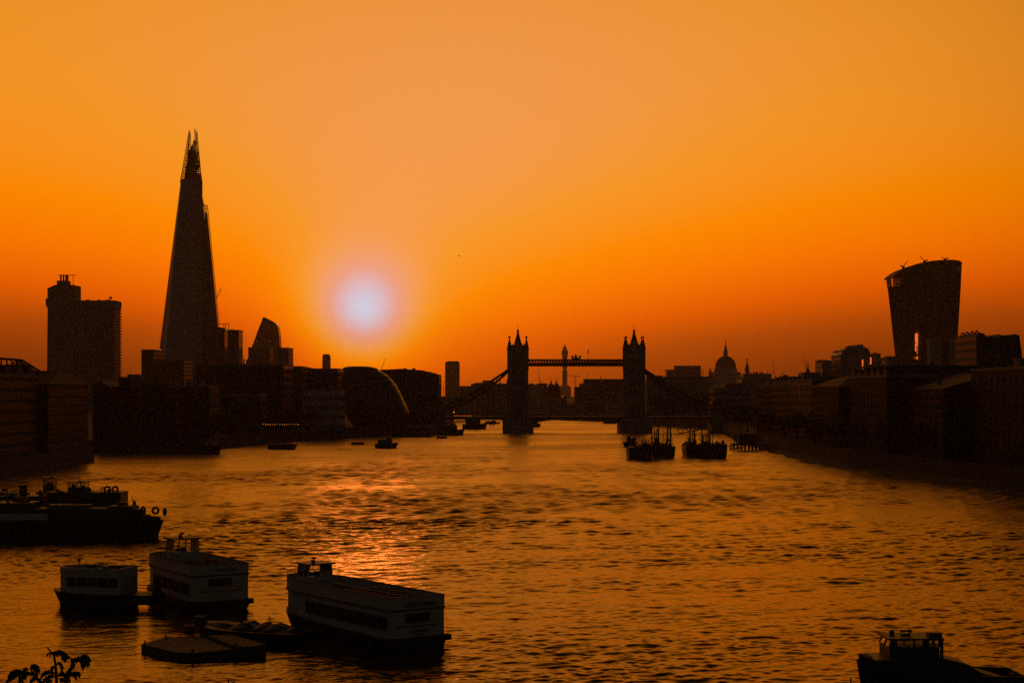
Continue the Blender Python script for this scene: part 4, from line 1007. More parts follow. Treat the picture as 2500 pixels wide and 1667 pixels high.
building('city_block', 'dark block behind the trees right of the second bridge tower', 1570, 1732, 919, 1330, 36, 'stone_offices', None, RBK, extra=[('plant', -.6, 8, 1.0), ('vent', -.2, .9, 1.3), ('plant', .2, 6, .9), ('stack', .5, 1.4, 1.4)])

# ------------------------------------------------------------------ boats
def plan(L, B, taper=.72, nose=.10):
    """deck outline, stern at x=0 and bow at x=L"""
    s = [(0, .5), (taper * L, .5), (.82 * L, .47), (.90 * L, .38), (.96 * L, .25), (L, nose)]
    return [(x, -b * B) for x, b in s] + [(x, b * B) for x, b in s[::-1]]
def ring_wall(pts, t, z0, z1):
    """a thin wall that follows a closed outline"""
    m = MB(); n = len(pts); c = Vector((sum(p[0] for p in pts) / n, sum(p[1] for p in pts) / n))
    inn = []
    for i in range(n):
        a, b, d = Vector(pts[i - 1]), Vector(pts[i]), Vector(pts[(i + 1) % n])
        n1 = Vector((-(b - a).y, (b - a).x)).normalized(); n2 = Vector((-(d - b).y, (d - b).x)).normalized(); k = (n1 + n2).normalized()
        inn.append(tuple(b + k * t / max(.4, k.dot(n1))))
    z0f = z0 if callable(z0) else (lambda x: z0); z1f = z1 if callable(z1) else (lambda x: z1)
    for i in range(n):
        j = (i + 1) % n; a, b, c_, d = pts[i], pts[j], inn[j], inn[i]
        m.loft([[(p[0], p[1], z0f(p[0])) for p in (a, b, c_, d)], [(p[0], p[1], z1f(p[0])) for p in (a, b, c_, d)]])
    return m
def hull_mesh(L, B, zs, zb, draft=1.2, rake=1.5, full=.6, transom=.92, n=14):
    """lofted hull: sheer from zs at the stern to zb at the bow"""
    rings = []
    for k in range(n + 1):
        s = k / n; b = B / 2 * (transom + (1 - transom) * min(1, s / .25)) * (1 - max(0, (s - full) / (1 - full)) ** 2.4 * .96)
        z = zs + (zb - zs) * max(0, (s - .35) / .65) ** 2; x = s * L; xr = x - rake * max(0, (s - .8) / .2)
        rings.append([(x, -b, z), (xr * 1, -b * .9, z * .25), (xr, -b * .72, -draft * .6), (xr, 0, -draft), (xr, b * .72, -draft * .6), (xr, b * .9, z * .25), (x, b, z)])
    return MB().loft(rings)
def wheelhouse(root, x0, x1, hw, z0, z1, wall='white_paint', rake=.35, roof='dark_paint', over=.35, sill=.45):
    """cab with see-through glazing: wall, posts, panes, roof"""
    zs = z0 + (z1 - z0) * sill
    W = MB().box(x0, x1, -hw, hw, z0, zs).build('wheelhouse', wall, root)
    posts = [(x0, -hw), (x0, hw), (x1, -hw), (x1, hw), ((x0 + x1) / 2, -hw), ((x0 + x1) / 2, hw), (x0, 0), (x1, 0)]
    for x, y in posts:
        f = rake if x == x1 else 0
        MB().tube((x, y * .97, zs - .02), (x - f, y * .93, z1), .085, n=4).build('post', wall, W)
    fr = lambda x, t: x - (rake * t if x == x1 else 0)
    for (xa, ya), (xb, yb) in (((x0, -hw), (x1, -hw)), ((x0, hw), (x1, hw)), ((x0, -hw), (x0, hw)), ((x1, -hw), (x1, hw))):
        g = MB(); q = [(xa, ya * .95, zs), (xb, yb * .95, zs), (fr(xb, 1), yb * .92, z1), (fr(xa, 1), ya * .92, z1)]
        g.add(q, [(0, 1, 2, 3)]); g.build('pane', 'clear_glass', W)
    MB().box(x0 - over, x1 - rake + over, -hw - over * .6, hw + over * .6, z1, z1 + .16).build('roof', roof, W)
    MB().box(x0 + .5, x0 + .9, -.25, .25, zs - .1, zs + .5).box(x1 - .9, x1 - .5, -.7, .7, zs - .1, zs + .28).build('console', 'dark_paint', W)
    return W
def lettering(s, size, parent, x, y, z, rz, name='lettering', m='blue_print'):
    o = link(name, text_mesh(s, size, m), parent, (x, y, z)); o.rotation_euler = (R(90), 0, rz); return o
_tyre = MB().torus((0, 0, 0), .34, .13, 'y').mesh('tyre_fender', 'rubber')
def cruise_boat(label, stern, ang, L, B, ztop, wh, words, rails=False, group='white passenger cruise boats', benches=8, wheel_w=1.45):
    root = thing('cruise_boat', label, 'boat', (stern[0], stern[1], 0), ang, group)
    hull_mesh(L * 1.03, B * 1.1, 1.15, 1.9, 1.2, 1.2, .72, .97).build('hull', 'black_paint', root, (-.25, 0, 0), smooth=False)
    zr = ztop - 1.3
    low = plan(L * .99, B)
    S = MB().prism([(x, y * .985) for x, y in low], 1.12, zr).build('saloon', 'white_paint', root)
    MB().prism([(x * 1.004 - .08, y * 1.03) for x, y in plan(L, B)], zr, zr + .16).build('rubbing_strake', 'dark_paint', root)
    ring_wall(plan(L, B), .12, zr + .16, ztop).build('bulwark', 'white_paint', root)
    ring_wall([(x * 1.003 - .03, y * 1.012) for x, y in plan(L, B)], .24, ztop, ztop + .07).build('rail_cap', 'wood', root)
    MB().prism([(x + .15, y * .93) for x, y in plan(L * .985, B)], zr + .16, zr + .22).build('upper_deck', 'deck_wood', root)
    wm = window_mesh(1.35, .95)
    nwin = int(L * .72 / 2.1)
    for k in range(nwin):
        x = 1.4 + k * 2.1
        for s in (-1, 1): link('window', wm, S, (x, s * (B * .4925 + .02), 2.15 if zr > 3.4 else 1.9), 0 if s < 0 else R(180))
    sw = window_mesh(2.4, .55)
    link('window', sw, S, (-.02, 0, zr - .95), R(-90))
    MB().box(-.06, -.002, -B * .36, B * .36, 2.2, 2.32).build('stern_band', 'red_paint', S)
    bm_ = MB().box(-.2, .2, -.85, .85, .38, .46).box(.16, .24, -.85, .85, .46, .95).box(-.14, -.06, -.8, -.7, 0, .38).box(-.14, -.06, .7, .8, 0, .38).mesh('bench', 'dark_paint')
    for k in range(benches):
        for s in (-1, 1): link('bench', bm_, root, (1.6 + k * 1.25, s * B * .235, zr + .22))
    t = MB(); t.box(.9, wh[0] - 1.5, -.03, .03, zr + 1.1, zr + 1.16)
    for k in range(7): t.tube((1 + k * (wh[0] - 2.8) / 6, 0, zr + .2), (1 + k * (wh[0] - 2.8) / 6, 0, zr + 1.1), .03, n=4)
    t.build('hand_rail', 'steel', root)
    W = wheelhouse(root, wh[0] - 1.25, wh[0] + 1.35, wheel_w, zr + .2, wh[1], 'white_paint', .3, 'dark_paint', .4, .52)
    MB().tube((wh[0] + .2, 0, wh[1] + .1), (wh[0] + .2, 0, wh[1] + .75), .06).cbox(wh[0] + .2, 0, wh[1] + .5, .35, .5, .2).cbox(wh[0] - .6, .5, wh[1] + .15, .3, .3, .35).build('mast', 'dark_paint', W)
    if rails:
        r = MB(); pts = [(wh[0] - 1.6, B * .46), (wh[0] - 3.2, B * .46), (wh[0] - 5.5, B * .46), (wh[0] - 7, B * .46)]
        for a, b in zip(pts, pts[1:]):
            for h in (.35, .7): r.tube((*a, ztop + h), (*b, ztop + h), .03, n=4)
        for p in pts: r.tube((*p, ztop), (*p, ztop + .7), .035, n=4)
        r.build('guard_rail', 'steel', root)
    r = MB(); q = [(L * .86, -B * .42), (L * .95, -B * .26), (L + .1, 0), (L * .95, B * .26), (L * .86, B * .42)]
    for a, b in zip(q, q[1:]): r.tube((*a, ztop + .55), (*b, ztop + .55), .035, n=4)
    for p in q: r.tube((*p, ztop), (*p, ztop + .55), .035, n=4)
    r.build('bow_rail', 'steel', root)
    for k, y in enumerate((-B * .5, B * .5)): MB().box(-.75, .1, y - .35, y + .35, .7, 1.25).build('stern_fender', 'rubber', root)
    MB().box(-.7, -.05, -B * .45, B * .45, .95, 1.1).build('swim_platform', 'dark_paint', root)
    for k in range(5): link('tyre_fender', _tyre, root, (2 + k * L * .16, -B * .575, .9))
    for s, size, z, y in words: lettering(s, size, root, -.05, y, z, R(-90))
    lettering('citycruises', .55, root, L * .42, -B * .5 - .03, ztop - .62, 0)
    return root
cruise_boat('white open-top cruise boat nearest the camera with dark lettering across its stern', (-9.25, 164.0), R(125.0), 25.4, 6.3, 5.08, (21.0, 6.55),
            [('citycruises', .82, 4.42, -.4), ('WESTMINSTER', .36, 1.72, -.3), ('LONDON', .22, 1.36, -.3)])
cruise_boat('white cruise boat with side rail moored behind and left of the nearest one', (-33.5, 192.6), R(120.7), 18.5, 7.0, 5.3, (12.6, 7.35),
            [('citycruises', .62, 4.72, -.8)], rails=True, benches=5, wheel_w=1.65)

def small_ferry():
    a = math.atan2(.22, -.97); root = thing('passenger_launch', 'small boxy passenger launch moored at the left end of the cruise boats', 'boat', (-44.6, 195.5, 0), a)
    L, B = 8.6, 4.6
    hull_mesh(L + 1.2, B * 1.12, 1.7, 2.0, 1.0, .9, .6, .95).build('hull', 'black_paint', root, (-.2, 0, 0))
    MB().prism(plan(L - .4, B, .78, .2), 1.7, 3.95).build('saloon', 'white_paint', root)
    ring_wall(plan(L - .35, B * 1.01, .78, .2), .12, 3.95, 4.7).build('bulwark', 'white_paint', root)
    MB().prism([(x + .1, y * .93) for x, y in plan(L - .7, B, .78, .2)], 3.95, 4.0).build('upper_deck', 'deck_wood', root)
    wm = window_mesh(.9, .8)
    for k in range(5):
        for s in (-1, 1): link('window', wm, root, (.9 + k * 1.3, s * (B / 2 + .02), 2.7), 0 if s > 0 else R(180))
    for k, (x, y, w, d, h) in enumerate(((1.2, .4, 1.4, .8, .95), (2.9, -.5, 1.1, .6, .85), (4.4, .7, .8, .8, 1.0), (2.2, 1.3, .6, 1.2, .9))): MB().cbox(x, y, 4.0, w, d, h).build('deck_locker', 'dark_paint', root)
    MB().tube((6.6, -.6, 4), (6.6, -.6, 5.35), .07).cbox(6.6, -.6, 5.2, .3, .3, .25).build('mast', 'dark_paint', root)
    MB().path([(-.2, -1.5, 2.5), (-1.8, -1.5, 2.45), (-3.6, -1.3, 2.5)], .05, 4).path([(-.2, 1.5, 2.5), (-3.6, 1.3, 2.5)], .05, 4).tube((-1.6, -1.5, 1.6), (-1.6, -1.5, 2.45), .05).build('stern_rail', 'steel', root)
    MB().box(-3.6, -.1, -2, 2, .6, 1.7).build('aft_deck', 'dark_paint', root)
    MB().slab([(-3.9, 1.7), (-3.1, 1.7), (-3.4, 3.2), (-3.7, 3.35)], -.5, .5).build('davit', 'dark_paint', root)
small_ferry()

def workboat(name, label, cat, loc, ang, L, B, zs, zb, house, wh, wall='dark_paint', tyres=6, group=None, flare=0, funnel=None, extra=(), hullm='black_paint', rake=1.5, mast=2.2, wall2=None, clutter=0, sill=.5):
    """house = list of (x0, x1, half width, z0, z1); wh = (x0, x1, half width, z0, z1)"""
    root = thing(name, label, cat, (loc[0], loc[1], 0), ang, group)
    hull_mesh(L, B, zs, zb, 1.3, rake, .8).build('hull', hullm, root)
    rnd = random.Random(int(L * 10 + loc[1])); gear = clutter if clutter else 0
    for k in range(gear):
        x = rnd.uniform(.05, .93) * L; y = rnd.uniform(-.36, .36) * B; z = zs - .1; hgt = rnd.uniform(.5, 1.6)
        for x0, x1, hw, z0, z1 in house:
            if x0 - .4 < x < x1 + .4 and abs(y) < hw + .4: z = z1; hgt *= .6
        c = rnd.random()
        if c < .35: MB().cbox(x, y, z, rnd.uniform(.5, 1.8), rnd.uniform(.4, 1.2), hgt).build('deck_locker', rnd.choice(('dark_paint', 'grey_paint', 'wood', 'red_paint')), root)
        elif c < .6: MB().lathe([(.3, z), (.3, z + hgt), (.22, z + hgt + .12)], 10, (x, y)).build('drum', rnd.choice(('dark_paint', 'steel', 'red_paint')), root)
        elif c < .8: MB().tube((x, y, z), (x + rnd.uniform(-.6, .6), y, z + hgt * 2), .06).tube((x - .5, y, z + hgt * 1.2), (x + .6, y, z + hgt * 1.3), .05).build('davit', 'steel', root)
        else: MB().torus((x, y, z + .12), .4, .12, 'z', 12, 5).torus((x, y, z + .34), .36, .11, 'z', 12, 5).build('rope_coil', 'wood', root)
    sheer = lambda x: zs + (zb - zs) * max(0, (x / L - .35) / .65) ** 2
    pl = plan(L * .985, B * .97, .62, .04)
    ring_wall(pl, .12, lambda x: sheer(x) - .1, lambda x: sheer(x) + .55).build('bulwark', hullm, root)
    for x0, x1, hw, z0, z1 in house:
        H = MB().box(x0, x1, -hw, hw, z0, z1).build('deckhouse', wall, root)
        MB().box(x0 - .15, x1 + .15, -hw - .15, hw + .15, z1, z1 + .12).build('roof', 'grey_paint', H)
        wm = window_mesh(.6, .55); n = max(1, int((x1 - x0) / 1.8))
        for k in range(n):
            for s in (-1, 1): link('window', wm, H, (x0 + (x1 - x0) * (k + .5) / n, s * (hw + .02), z0 + (z1 - z0) * .5), 0 if s < 0 else R(180))
    if wh:
        W = wheelhouse(root, *wh, wall=wall2 or wall, rake=.25 - flare, over=.35, sill=sill)
        x = (wh[0] + wh[1]) / 2
        MB().tube((x, 0, wh[4] + .1), (x, 0, wh[4] + mast), .07, .04).box(x - .04, x + .04, -.6, .6, wh[4] + mast * .6, wh[4] + mast * .6 + .06).cbox(x + .3, 0, wh[4] + .16, .8, .15, .15).build('mast', 'steel', W)
    if funnel: MB().lathe([(funnel[1], funnel[2]), (funnel[1], funnel[3] - .3), (funnel[1] * 1.12, funnel[3] - .25), (funnel[1] * 1.12, funnel[3])], 12, (funnel[0], 0)).build('funnel', 'dark_paint', root)
    for k in range(tyres):
        x = L * (.12 + .62 * k / max(1, tyres - 1))
        for s in (-1, 1): link('tyre_fender', _tyre, root, (x, s * (B / 2 + .12), zs * .62))
    for x in (L * .04, L * .9): MB().tube((x, -.4, sheer(x) - .1), (x, -.4, sheer(x) + .5), .12).tube((x, .4, sheer(x) - .1), (x, .4, sheer(x) + .5), .12).tube((x, -.6, sheer(x) + .35), (x, .6, sheer(x) + .35), .07).build('bitts', 'steel', root)
    for e in extra:
        if e[0] == 'tyre': o = link('tyre_fender', _tyre, root, e[1:4]); o.rotation_euler = (0, 0, R(e[4])); o.scale = (1.5, 1.5, 1.5)
        elif e[0] == 'box': MB().box(*e[2:8]).build(e[1], e[8], root)
        elif e[0] == 'rail':
            r = MB(); z = e[4]
            for h in (.5, 1.0): r.tube((e[1], e[3], z + h), (e[2], e[3], z + h), .04, n=4)
            n = max(2, int((e[2] - e[1]) / 1.2))
            for k in range(n + 1): r.tube((e[1] + (e[2] - e[1]) * k / n, e[3], z), (e[1] + (e[2] - e[1]) * k / n, e[3], z + 1), .04, n=4)
            r.build('guard_rail', 'steel', root)
    return root
WG = 'workboats rafted on the left mooring'
workboat('tug', 'nearest long black workboat of the raft with pale deck panel and bow tyres', 'tug', (-98, 287), 0, 38.5, 8, 2.9, 3.3,
         [(2, 16.5, 2.6, 2.8, 6.2), (17, 29, 2.4, 2.8, 5.2), (29.5, 33.5, 1.8, 2.8, 5.6)], None, tyres=9, group=WG, rake=.9, clutter=26,
         extra=[('box', 'deck_panel', 3, 19.6, -3.75, -3.55, 3.35, 4.6, 'white_paint'), ('box', 'hatch', 19, 26, -1.6, 1.6, 5.32, 5.9, 'grey_paint'), ('box', 'winch', 33.6, 35.2, -1.1, 1.1, 3.0, 5.1, 'dark_paint'),
                ('tyre', 37.2, -.6, 4.9, 20), ('tyre', 35.2, -1.2, 5.0, 60), ('tyre', 38.6, .3, 4.6, 80), ('rail', 28.5, 33, -1.8, 4.2)])
workboat('tug', 'middle workboat of the raft with a square wheelhouse and two tyres on its foredeck', 'tug', (-96, 299), 0, 30, 7.5, 3.0, 4.4,
         [(14, 27, 2.8, 3, 7.3), (3, 13, 2.4, 3, 6.6)], (17.3, 20.4, 1.5, 7.42, 9.0), tyres=6, group=WG, clutter=18, funnel=(9, .7, 6.6, 8.6),
         extra=[('tyre', 24.2, -1, 7.8, 10), ('tyre', 25.6, -1, 7.8, 40), ('rail', 22, 26.5, -2.6, 7.4), ('box', 'liferaft', 6, 8, -1, 0, 6.72, 7.3, 'white_paint')])
workboat('tug', 'rear workboat of the raft with a tall narrow flared wheelhouse', 'tug', (-110, 309), 0, 34, 8, 3.0, 4.0,
         [(4, 18, 2.8, 3, 6.9), (19, 27, 2.2, 3, 6.0)], (24, 25.9, 1.1, 6.9, 9.3), tyres=6, group=WG, clutter=18, flare=.35, wall2='grey_paint', mast=1.2,
         extra=[('box', 'wheelhouse_base', 22.8, 27, -1.6, 1.6, 6.12, 6.9, 'white_paint'), ('box', 'hatch', 28, 33, -2, 2, 3.4, 6.2, 'dark_paint')])
workboat('tug', 'workboat cut by the left frame edge with a radar dome', 'tug', (-118, 305), 0, 24, 7, 3, 4, [(8, 21, 2.6, 3, 8.0)], (15, 19, 1.6, 8.1, 9.6), tyres=5, group=WG, clutter=10)
# tug at the lower right: bow to the left
tg = workboat('tug', 'dark tug cut by the bottom frame edge at lower right', 'tug', (41.6, 138), R(182), 13.4, 5.0, 1.5, 3.2,
         [(7.6, 12.2, 1.8, 1.4, 3.3)], (7.0, 11.1, 1.6, 3.3, 4.95), wall='dark_paint', tyres=4, wall2='dark_paint', mast=.75, rake=.4, sill=.66,
         extra=[('box', 'radar', 8.8, 9.8, -.1, .1, 5.4, 5.56, 'dark_paint'), ('box', 'searchlight', 10.2, 10.55, -.6, -.25, 5.11, 5.5, 'grey_paint'), ('box', 'liferaft', 6.6, 7.7, .2, 1.0, 5.11, 5.45, 'dark_paint'), ('box', 'rope_locker', 12.3, 12.9, -.6, .6, 2.9, 3.5, 'wood')])
MB().slab([(.6, 1.3), (7.6, 1.4), (7.6, 3.5), (6.9, 3.55), (4.6, 2.95), (3.6, 2.3), (.8, 1.55)], -1.7, 1.7).build('engine_casing', 'dark_paint', tg)
MB().tube((6.7, -1.2, 3.4), (6.7, -1.2, 4.9), .16).tube((6.7, 1.2, 3.4), (6.7, 1.2, 4.9), .16).build('exhaust', 'steel', tg)
m = MB(); m.tube((0, 0, -1.5), (0, 0, pz(1652, 137.5)), .09, .07)
o = m.build('marker_post', 'steel', None, (px(2077, 137.5), 137.5, 0)); tag(o, 'thin post standing in the water left of the lower right tug', 'post')

# two flat pontoons and a covered barge between the cruise boats
def pontoon(label, pts, z, loc=(0, 0, 0)):
    root = thing('pontoon', label, 'pontoon', loc, 0, 'floating pontoons')
    cx = sum(p[0] for p in pts) / len(pts); cy = sum(p[1] for p in pts) / len(pts); root.location = (cx, cy, 0)
    q = [(x - cx, y - cy) for x, y in pts]
    MB().prism(q, -.5, z - .12).build('float', 'dark_paint', root)
    # deck planks cut to the outline, laid across
    xs = [p[0] for p in q]; n = 11
    def cut(x):
        ys = []
        for (a, b), (c, d) in zip(q, q[1:] + q[:1]):
            if (a <= x) != (c <= x): ys.append(b + (d - b) * (x - a) / (c - a))
        return (min(ys), max(ys)) if len(ys) >= 2 else None
    x0, x1 = min(xs) + .05, max(xs) - .05
    for k in range(n):
        a, b = x0 + (x1 - x0) * k / n + .03, x0 + (x1 - x0) * (k + 1) / n - .03
        ca, cb = cut(a), cut(b)
        if ca and cb: MB().prism([(a, ca[0]), (b, cb[0]), (b, cb[1]), (a, ca[1])], z - .12, z).build('plank', 'deck_wood', root)
    for k in range(0, len(q), 2): MB().tube((q[k][0] * .93, q[k][1] * .93, z), (q[k][0] * .93, q[k][1] * .93, z + .35), .09).build('bollard', 'steel', root)
W_ = lambda u, v, z: (px(u, (CH - z) * F / (v - HV)), (CH - z) * F / (v - HV))
pontoon('flat pontoon at lower left with its pointed end towards the plant', [W_(345, 1571, .7), W_(432, 1592, .7), W_(470, 1593, .7), W_(590, 1582, .7), W_(585, 1577, .7), W_(505, 1556, .7), W_(400, 1556, .7)], .7)
pontoon('small raised pontoon lying over the right end of the larger one', [W_(574, 1576, 1.0), W_(612, 1577, 1.0), W_(650, 1572, 1.0), W_(560, 1547, 1.0), W_(508, 1550, 1.0)], 1.0)
def covered_barge():
    root = thing('covered_barge', 'dark barge heaped under tarpaulin between the two cruise boats', 'barge', (-20.8, 167.5, 0), R(160))
    hull_mesh(12.5, 5.2, 1.2, 1.7, .9, .8, .7, .96).build('hull', 'black_paint', root)
    rnd = random.Random(3); rings = []
    for k in range(15):
        x = .6 + k * .76; b = 2.1 * (1 - max(0, (k - 11) / 4) ** 2 * .5); h = 1.5 + rnd.choice((0, .1, .2, .35)) * (1 if 2 < k < 12 else .3)
        rings.append([(x, -b, 1.2), (x + rnd.uniform(-.2, .2), -b * .86, h * .82), (x, -b * .35, h + rnd.uniform(-.1, .12)), (x, b * .3, h + rnd.uniform(-.1, .15)), (x, b * .85, h * .8), (x, b, 1.2)])
    MB().loft(rings).build('tarpaulin', 'tarpaulin', root)
    for x in (1, 5, 10): MB().tube((x, -2.3, 1.2), (x, -2.3, 2.2), .06).build('stanchion', 'steel', root)
    MB().cbox(11.4, .6, 1.5, 1.0, 1.2, .8).build('locker', 'wood', root)
covered_barge()
def mooring_buoy(u, v, label):
    Y = 102500 / (v - HV); root = thing('mooring_buoy', label, 'buoy', (px(u, Y), Y, 0))
    MB().lathe([(.2, -.6), (.7, -.4), (.8, .2), (.7, .6), (.2, .75)], 12).build('float', 'red_paint', root); MB().torus((0, 0, .9), .18, .04).build('ring', 'steel', root)
mooring_buoy(465, 1540, 'small round buoy between the pontoon and the left cruise boat')

# smaller craft in the middle distance
def dist(v): return 102500 / (v - HV)
def small_boat(name, label, u0, u1, vw, vt, cat='boat', kind='launch', flip=False, group='boats moored in mid river', m='dark_paint'):
    Y = dist(vw); L = px(u1, Y) - px(u0, Y); h = pz(vt, Y)
    root = thing(name, label, cat, (px(u1 if flip else u0, Y), Y, 0), R(180) if flip else 0, group)
    B = min(L * .4, 5.5); zd = h * (.42 if kind == 'launch' else .75)
    hull_mesh(L, B, zd, zd * 1.25, .8, min(1, L * .08), .62, .93, 10).build('hull', 'black_paint', root)
    if kind == 'launch':
        H = MB().box(L * .12, L * .72, -B * .36, B * .36, zd * .9, h * .78).build('cabin', m, root)
        MB().box(L * .1, L * .74, -B * .4, B * .4, h * .78, h * .82).build('roof', 'grey_paint', H)
        wm = window_mesh(.9, .6); n = max(2, int(L * .6 / 2))
        for k in range(n): link('window', wm, H, (L * .12 + L * .6 * (k + .5) / n, -B * .36 - .02, zd + (h * .78 - zd) * .4))
        wheelhouse(root, L * .5, L * .68, B * .3, h * .82, h, m, .2, over=.2)
    elif kind == 'barge':
        MB().box(L * .08, L * .82, -B * .38, B * .38, zd * .95, h).build('hatch_cover', 'tarpaulin', root)
    elif kind == 'cargo':
        rnd = random.Random(int(u0)); n = 5
        for k in range(n): MB().box(L * (.06 + .16 * k), L * (.06 + .16 * k) + L * .13, -B * .35, B * .35, zd * .95, zd + (h - zd) * rnd.uniform(.5, 1)).build('deck_load', 'dark_paint', root)
    return root
small_boat('river_launch', 'boxy river launch alone in mid river below the round hall', 916, 973, 1093, 1067, m='grey_paint')
small_boat('flat_barge', 'flat black barge moored off the left bank', 655, 727, 1096, 1082.5, 'barge', 'barge')
small_boat('raft', 'small low raft left of the boxy river launch', 858, 891, 1085.5, 1078.5, 'raft', 'cargo')
small_boat('river_launch', 'long dark passenger boat berthed just below the left side span', 1068, 1135, 1062, 1033, flip=False)
small_boat('raft', 'tiny raft in front of the berthed passenger boat', 1066, 1093, 1070, 1064.5, 'raft', 'cargo')
small_boat('river_launch', 'pleasure boat lying beyond the bridge under its left span', 1129, 1190, 1047, 1019)
small_boat('river_launch', 'small boat half hidden behind the first bridge pier', 1294, 1321, 1042, 1024)
small_boat('river_launch', 'low boat left of the second bridge pier beyond the bridge', 1473, 1512, 1034, 1023.5)
small_boat('flat_barge', 'dark barge tied to the left bank below the brick flats', 486, 541, 1108, 1084, 'barge', 'cargo')
small_boat('flat_barge', 'long low barge against the left river wall', 380, 480, 1106, 1092, 'barge', 'barge')
small_boat('river_launch', 'low boat far off under the left span beside a pile dolphin', 1182, 1222, 1035, 1026)
def dolphin(u, vw, vt, n, label, w=1.8):
    Y = dist(vw); root = thing('pile_dolphin', label, 'piles', (px(u, Y), Y, 0), 0, 'timber piles'); h = pz(vt, Y)
    for k in range(n):
        x = (k / max(1, n - 1) - .5) * w
        MB().tube((x, (k % 2) * .8, -2), (x * .9, (k % 2) * .8, h), .28, .24).build('pile', 'wood', root)
    MB().tube((-w / 2, 0, h * .85), (w / 2, 0, h * .35), .12, n=4).tube((-w / 2, 0, h * .35), (w / 2, 0, h * .85), .12, n=4).build('brace', 'wood', root)
dolphin(1200.5, 1042, 1032, 2, 'two braced piles standing in the water left of the first pier', 2.4)

# sailing barges moored below the second bridge tower
def sailing_barge(label, u0, u1, vw, vdeck, masts, cabin=None, flip=False, L=22, ang=80):
    Y = dist(vw); B = px(u1, Y) - px(u0, Y); zd = pz(vdeck, Y)
    root = thing('sailing_barge', label, 'barge', (px((u0 + u1) / 2, Y), Y, 0), R(90), 'old barges moored below the bridge')
    hull_mesh(L, B, zd, zd * 1.2, 1.0, .8, .75, .95).build('hull', 'black_paint', root)
    ring_wall(plan(L * .98, B * .98, .7, .1), .12, zd - .05, zd + .5).build('bulwark', 'dark_paint', root)
    MB().box(L * .25, L * .7, -B * .3, B * .3, zd - .1, zd + .7).build('hatch', 'tarpaulin', root)
    if cabin: wheelhouse(root, 1.5, 4.2, B * .26, zd - .1, pz(cabin, Y), 'wood', .1, over=.25)
    for um, vt, r, x in masts:
        y = -(px(um, Y) - px((u0 + u1) / 2, Y)); zt = pz(vt, Y + x)
        M = MB().tube((x, y, zd - .2), (x, y, zt), r, r * .55, 8).build('mast', 'wood', root)
        MB().tube((x, y, zd + 2), (x + 5, y + .6, zd + 3.2), r * .6, r * .4).build('boom', 'wood', M)
        rg = MB()
        for s in (-1, 1): rg.tube((x - .2, y, zt - .4), (x - 1.2, s * B * .48, zd + .4), .035, n=4)
        rg.tube((x, y, zt - .4), (L * .97, 0, zd + .6), .035, n=4); rg.build('rigging', 'steel', M)
    rl = MB()
    for s in (-1, 1):
        rl.tube((.3, s * B * .45, zd + 1.1), (L * .3, s * B * .49, zd + 1.1), .04, n=4)
        for k in range(5): rl.tube((.3 + k * 1.6, s * B * .46, zd), (.3 + k * 1.6, s * B * .46, zd + 1.1), .04, n=4)
    rl.build('stern_rail', 'steel', root)
    for k in range(3): link('tyre_fender', _tyre, root, (-.2, (k - 1) * B * .25, .75), R(90))
    rnd = random.Random(int(u0))
    for k in range(9):
        x, y, w = rnd.uniform(.3, L * .6), rnd.uniform(-.36, .36) * B, rnd.uniform(.4, 1.3); hgt = rnd.uniform(.6, 2.4)
        MB().cbox(x, y, zd - .1, w, w * .8, hgt).build('deck_gear', rnd.choice(('dark_paint', 'wood', 'tarpaulin')), root)
    return root
sailing_barge('leftmost old barge of the moored cluster with a clear stern deck', 1534, 1564, 1122, 1098, [(1554, 1062, .16, 8)], None, L=19)
sailing_barge('bluff dark barge with a tall blocky wheelhouse in the moored cluster', 1562, 1594, 1122.5, 1092, [(1594, 1040, .2, 6)], 1074, L=24)
sailing_barge('high dark hulk with a square funnel house right of the first barges', 1593, 1616, 1120, 1088, [(1597, 1036, .22, 9), (1611, 1036, .34, 7)], 1050, L=20)
sailing_barge('low barge with thick twin masts in the middle of the cluster', 1614, 1650, 1118.5, 1094, [(1635, 1038, .5, 9), (1644, 1037, .5, 12), (1622, 1050, .2, 5)], 1084, L=22)
sailing_barge('rounded barge right of the gap in the moored cluster', 1674, 1710, 1117, 1090, [(1690, 1042, .42, 8), (1696, 1048, .22, 6), (1704, 1046, .4, 12)], 1074, L=21)
sailing_barge('dark barge with rail and mast left of the rightmost barge', 1711, 1741, 1118.5, 1092, [(1720, 1040, .32, 9), (1732, 1046, .18, 5), (1738, 1050, .2, 6)], 1062, L=24)
sailing_barge('rightmost old barge of the cluster beside the gangway', 1742, 1777, 1119, 1089, [(1745, 1050, .18, 7)], 1080, L=20)
small_boat('river_launch', 'small motor boat behind the leftmost old barge', 1520, 1556, 1091, 1064, flip=True, group='boats moored in mid river')
def gangway(label, a, b, Y, h, name='gangway'):
    A, Bq = at(*a, Y), at(*b, Y); root = thing(name, label, 'gangway', A); d = Bq - A
    m = MB()
    for y in (-.9, .9):
        m.tube((0, y, 0), d + Vector((0, y, 0)), .16, n=4); m.tube((0, y, h), d + Vector((0, y, h)), .14, n=4)
    m.build('chords', 'steel', root); n = 7
    for k in range(n):
        for y in (-.9, .9):
            MB().tube(d * (k / n) + Vector((0, y, 0 if k % 2 else h)), d * ((k + 1) / n) + Vector((0, y, h if k % 2 else 0)), .09, n=4).build('brace', 'steel', root)
    w = MB(); w.loft([[Vector((0, -.85, .05)), Vector((0, .85, .05)), Vector((0, .85, .15)), Vector((0, -.85, .15))], [d + Vector((0, -.85, .05)), d + Vector((0, .85, .05)), d + Vector((0, .85, .15)), d + Vector((0, -.85, .15))]]); w.build('deck', 'deck_wood', root)
    return root
gangway('sloping truss gangway from the rightmost barge to the jetty', (1779, 1098), (1818, 1092.5), 690, 1.5)
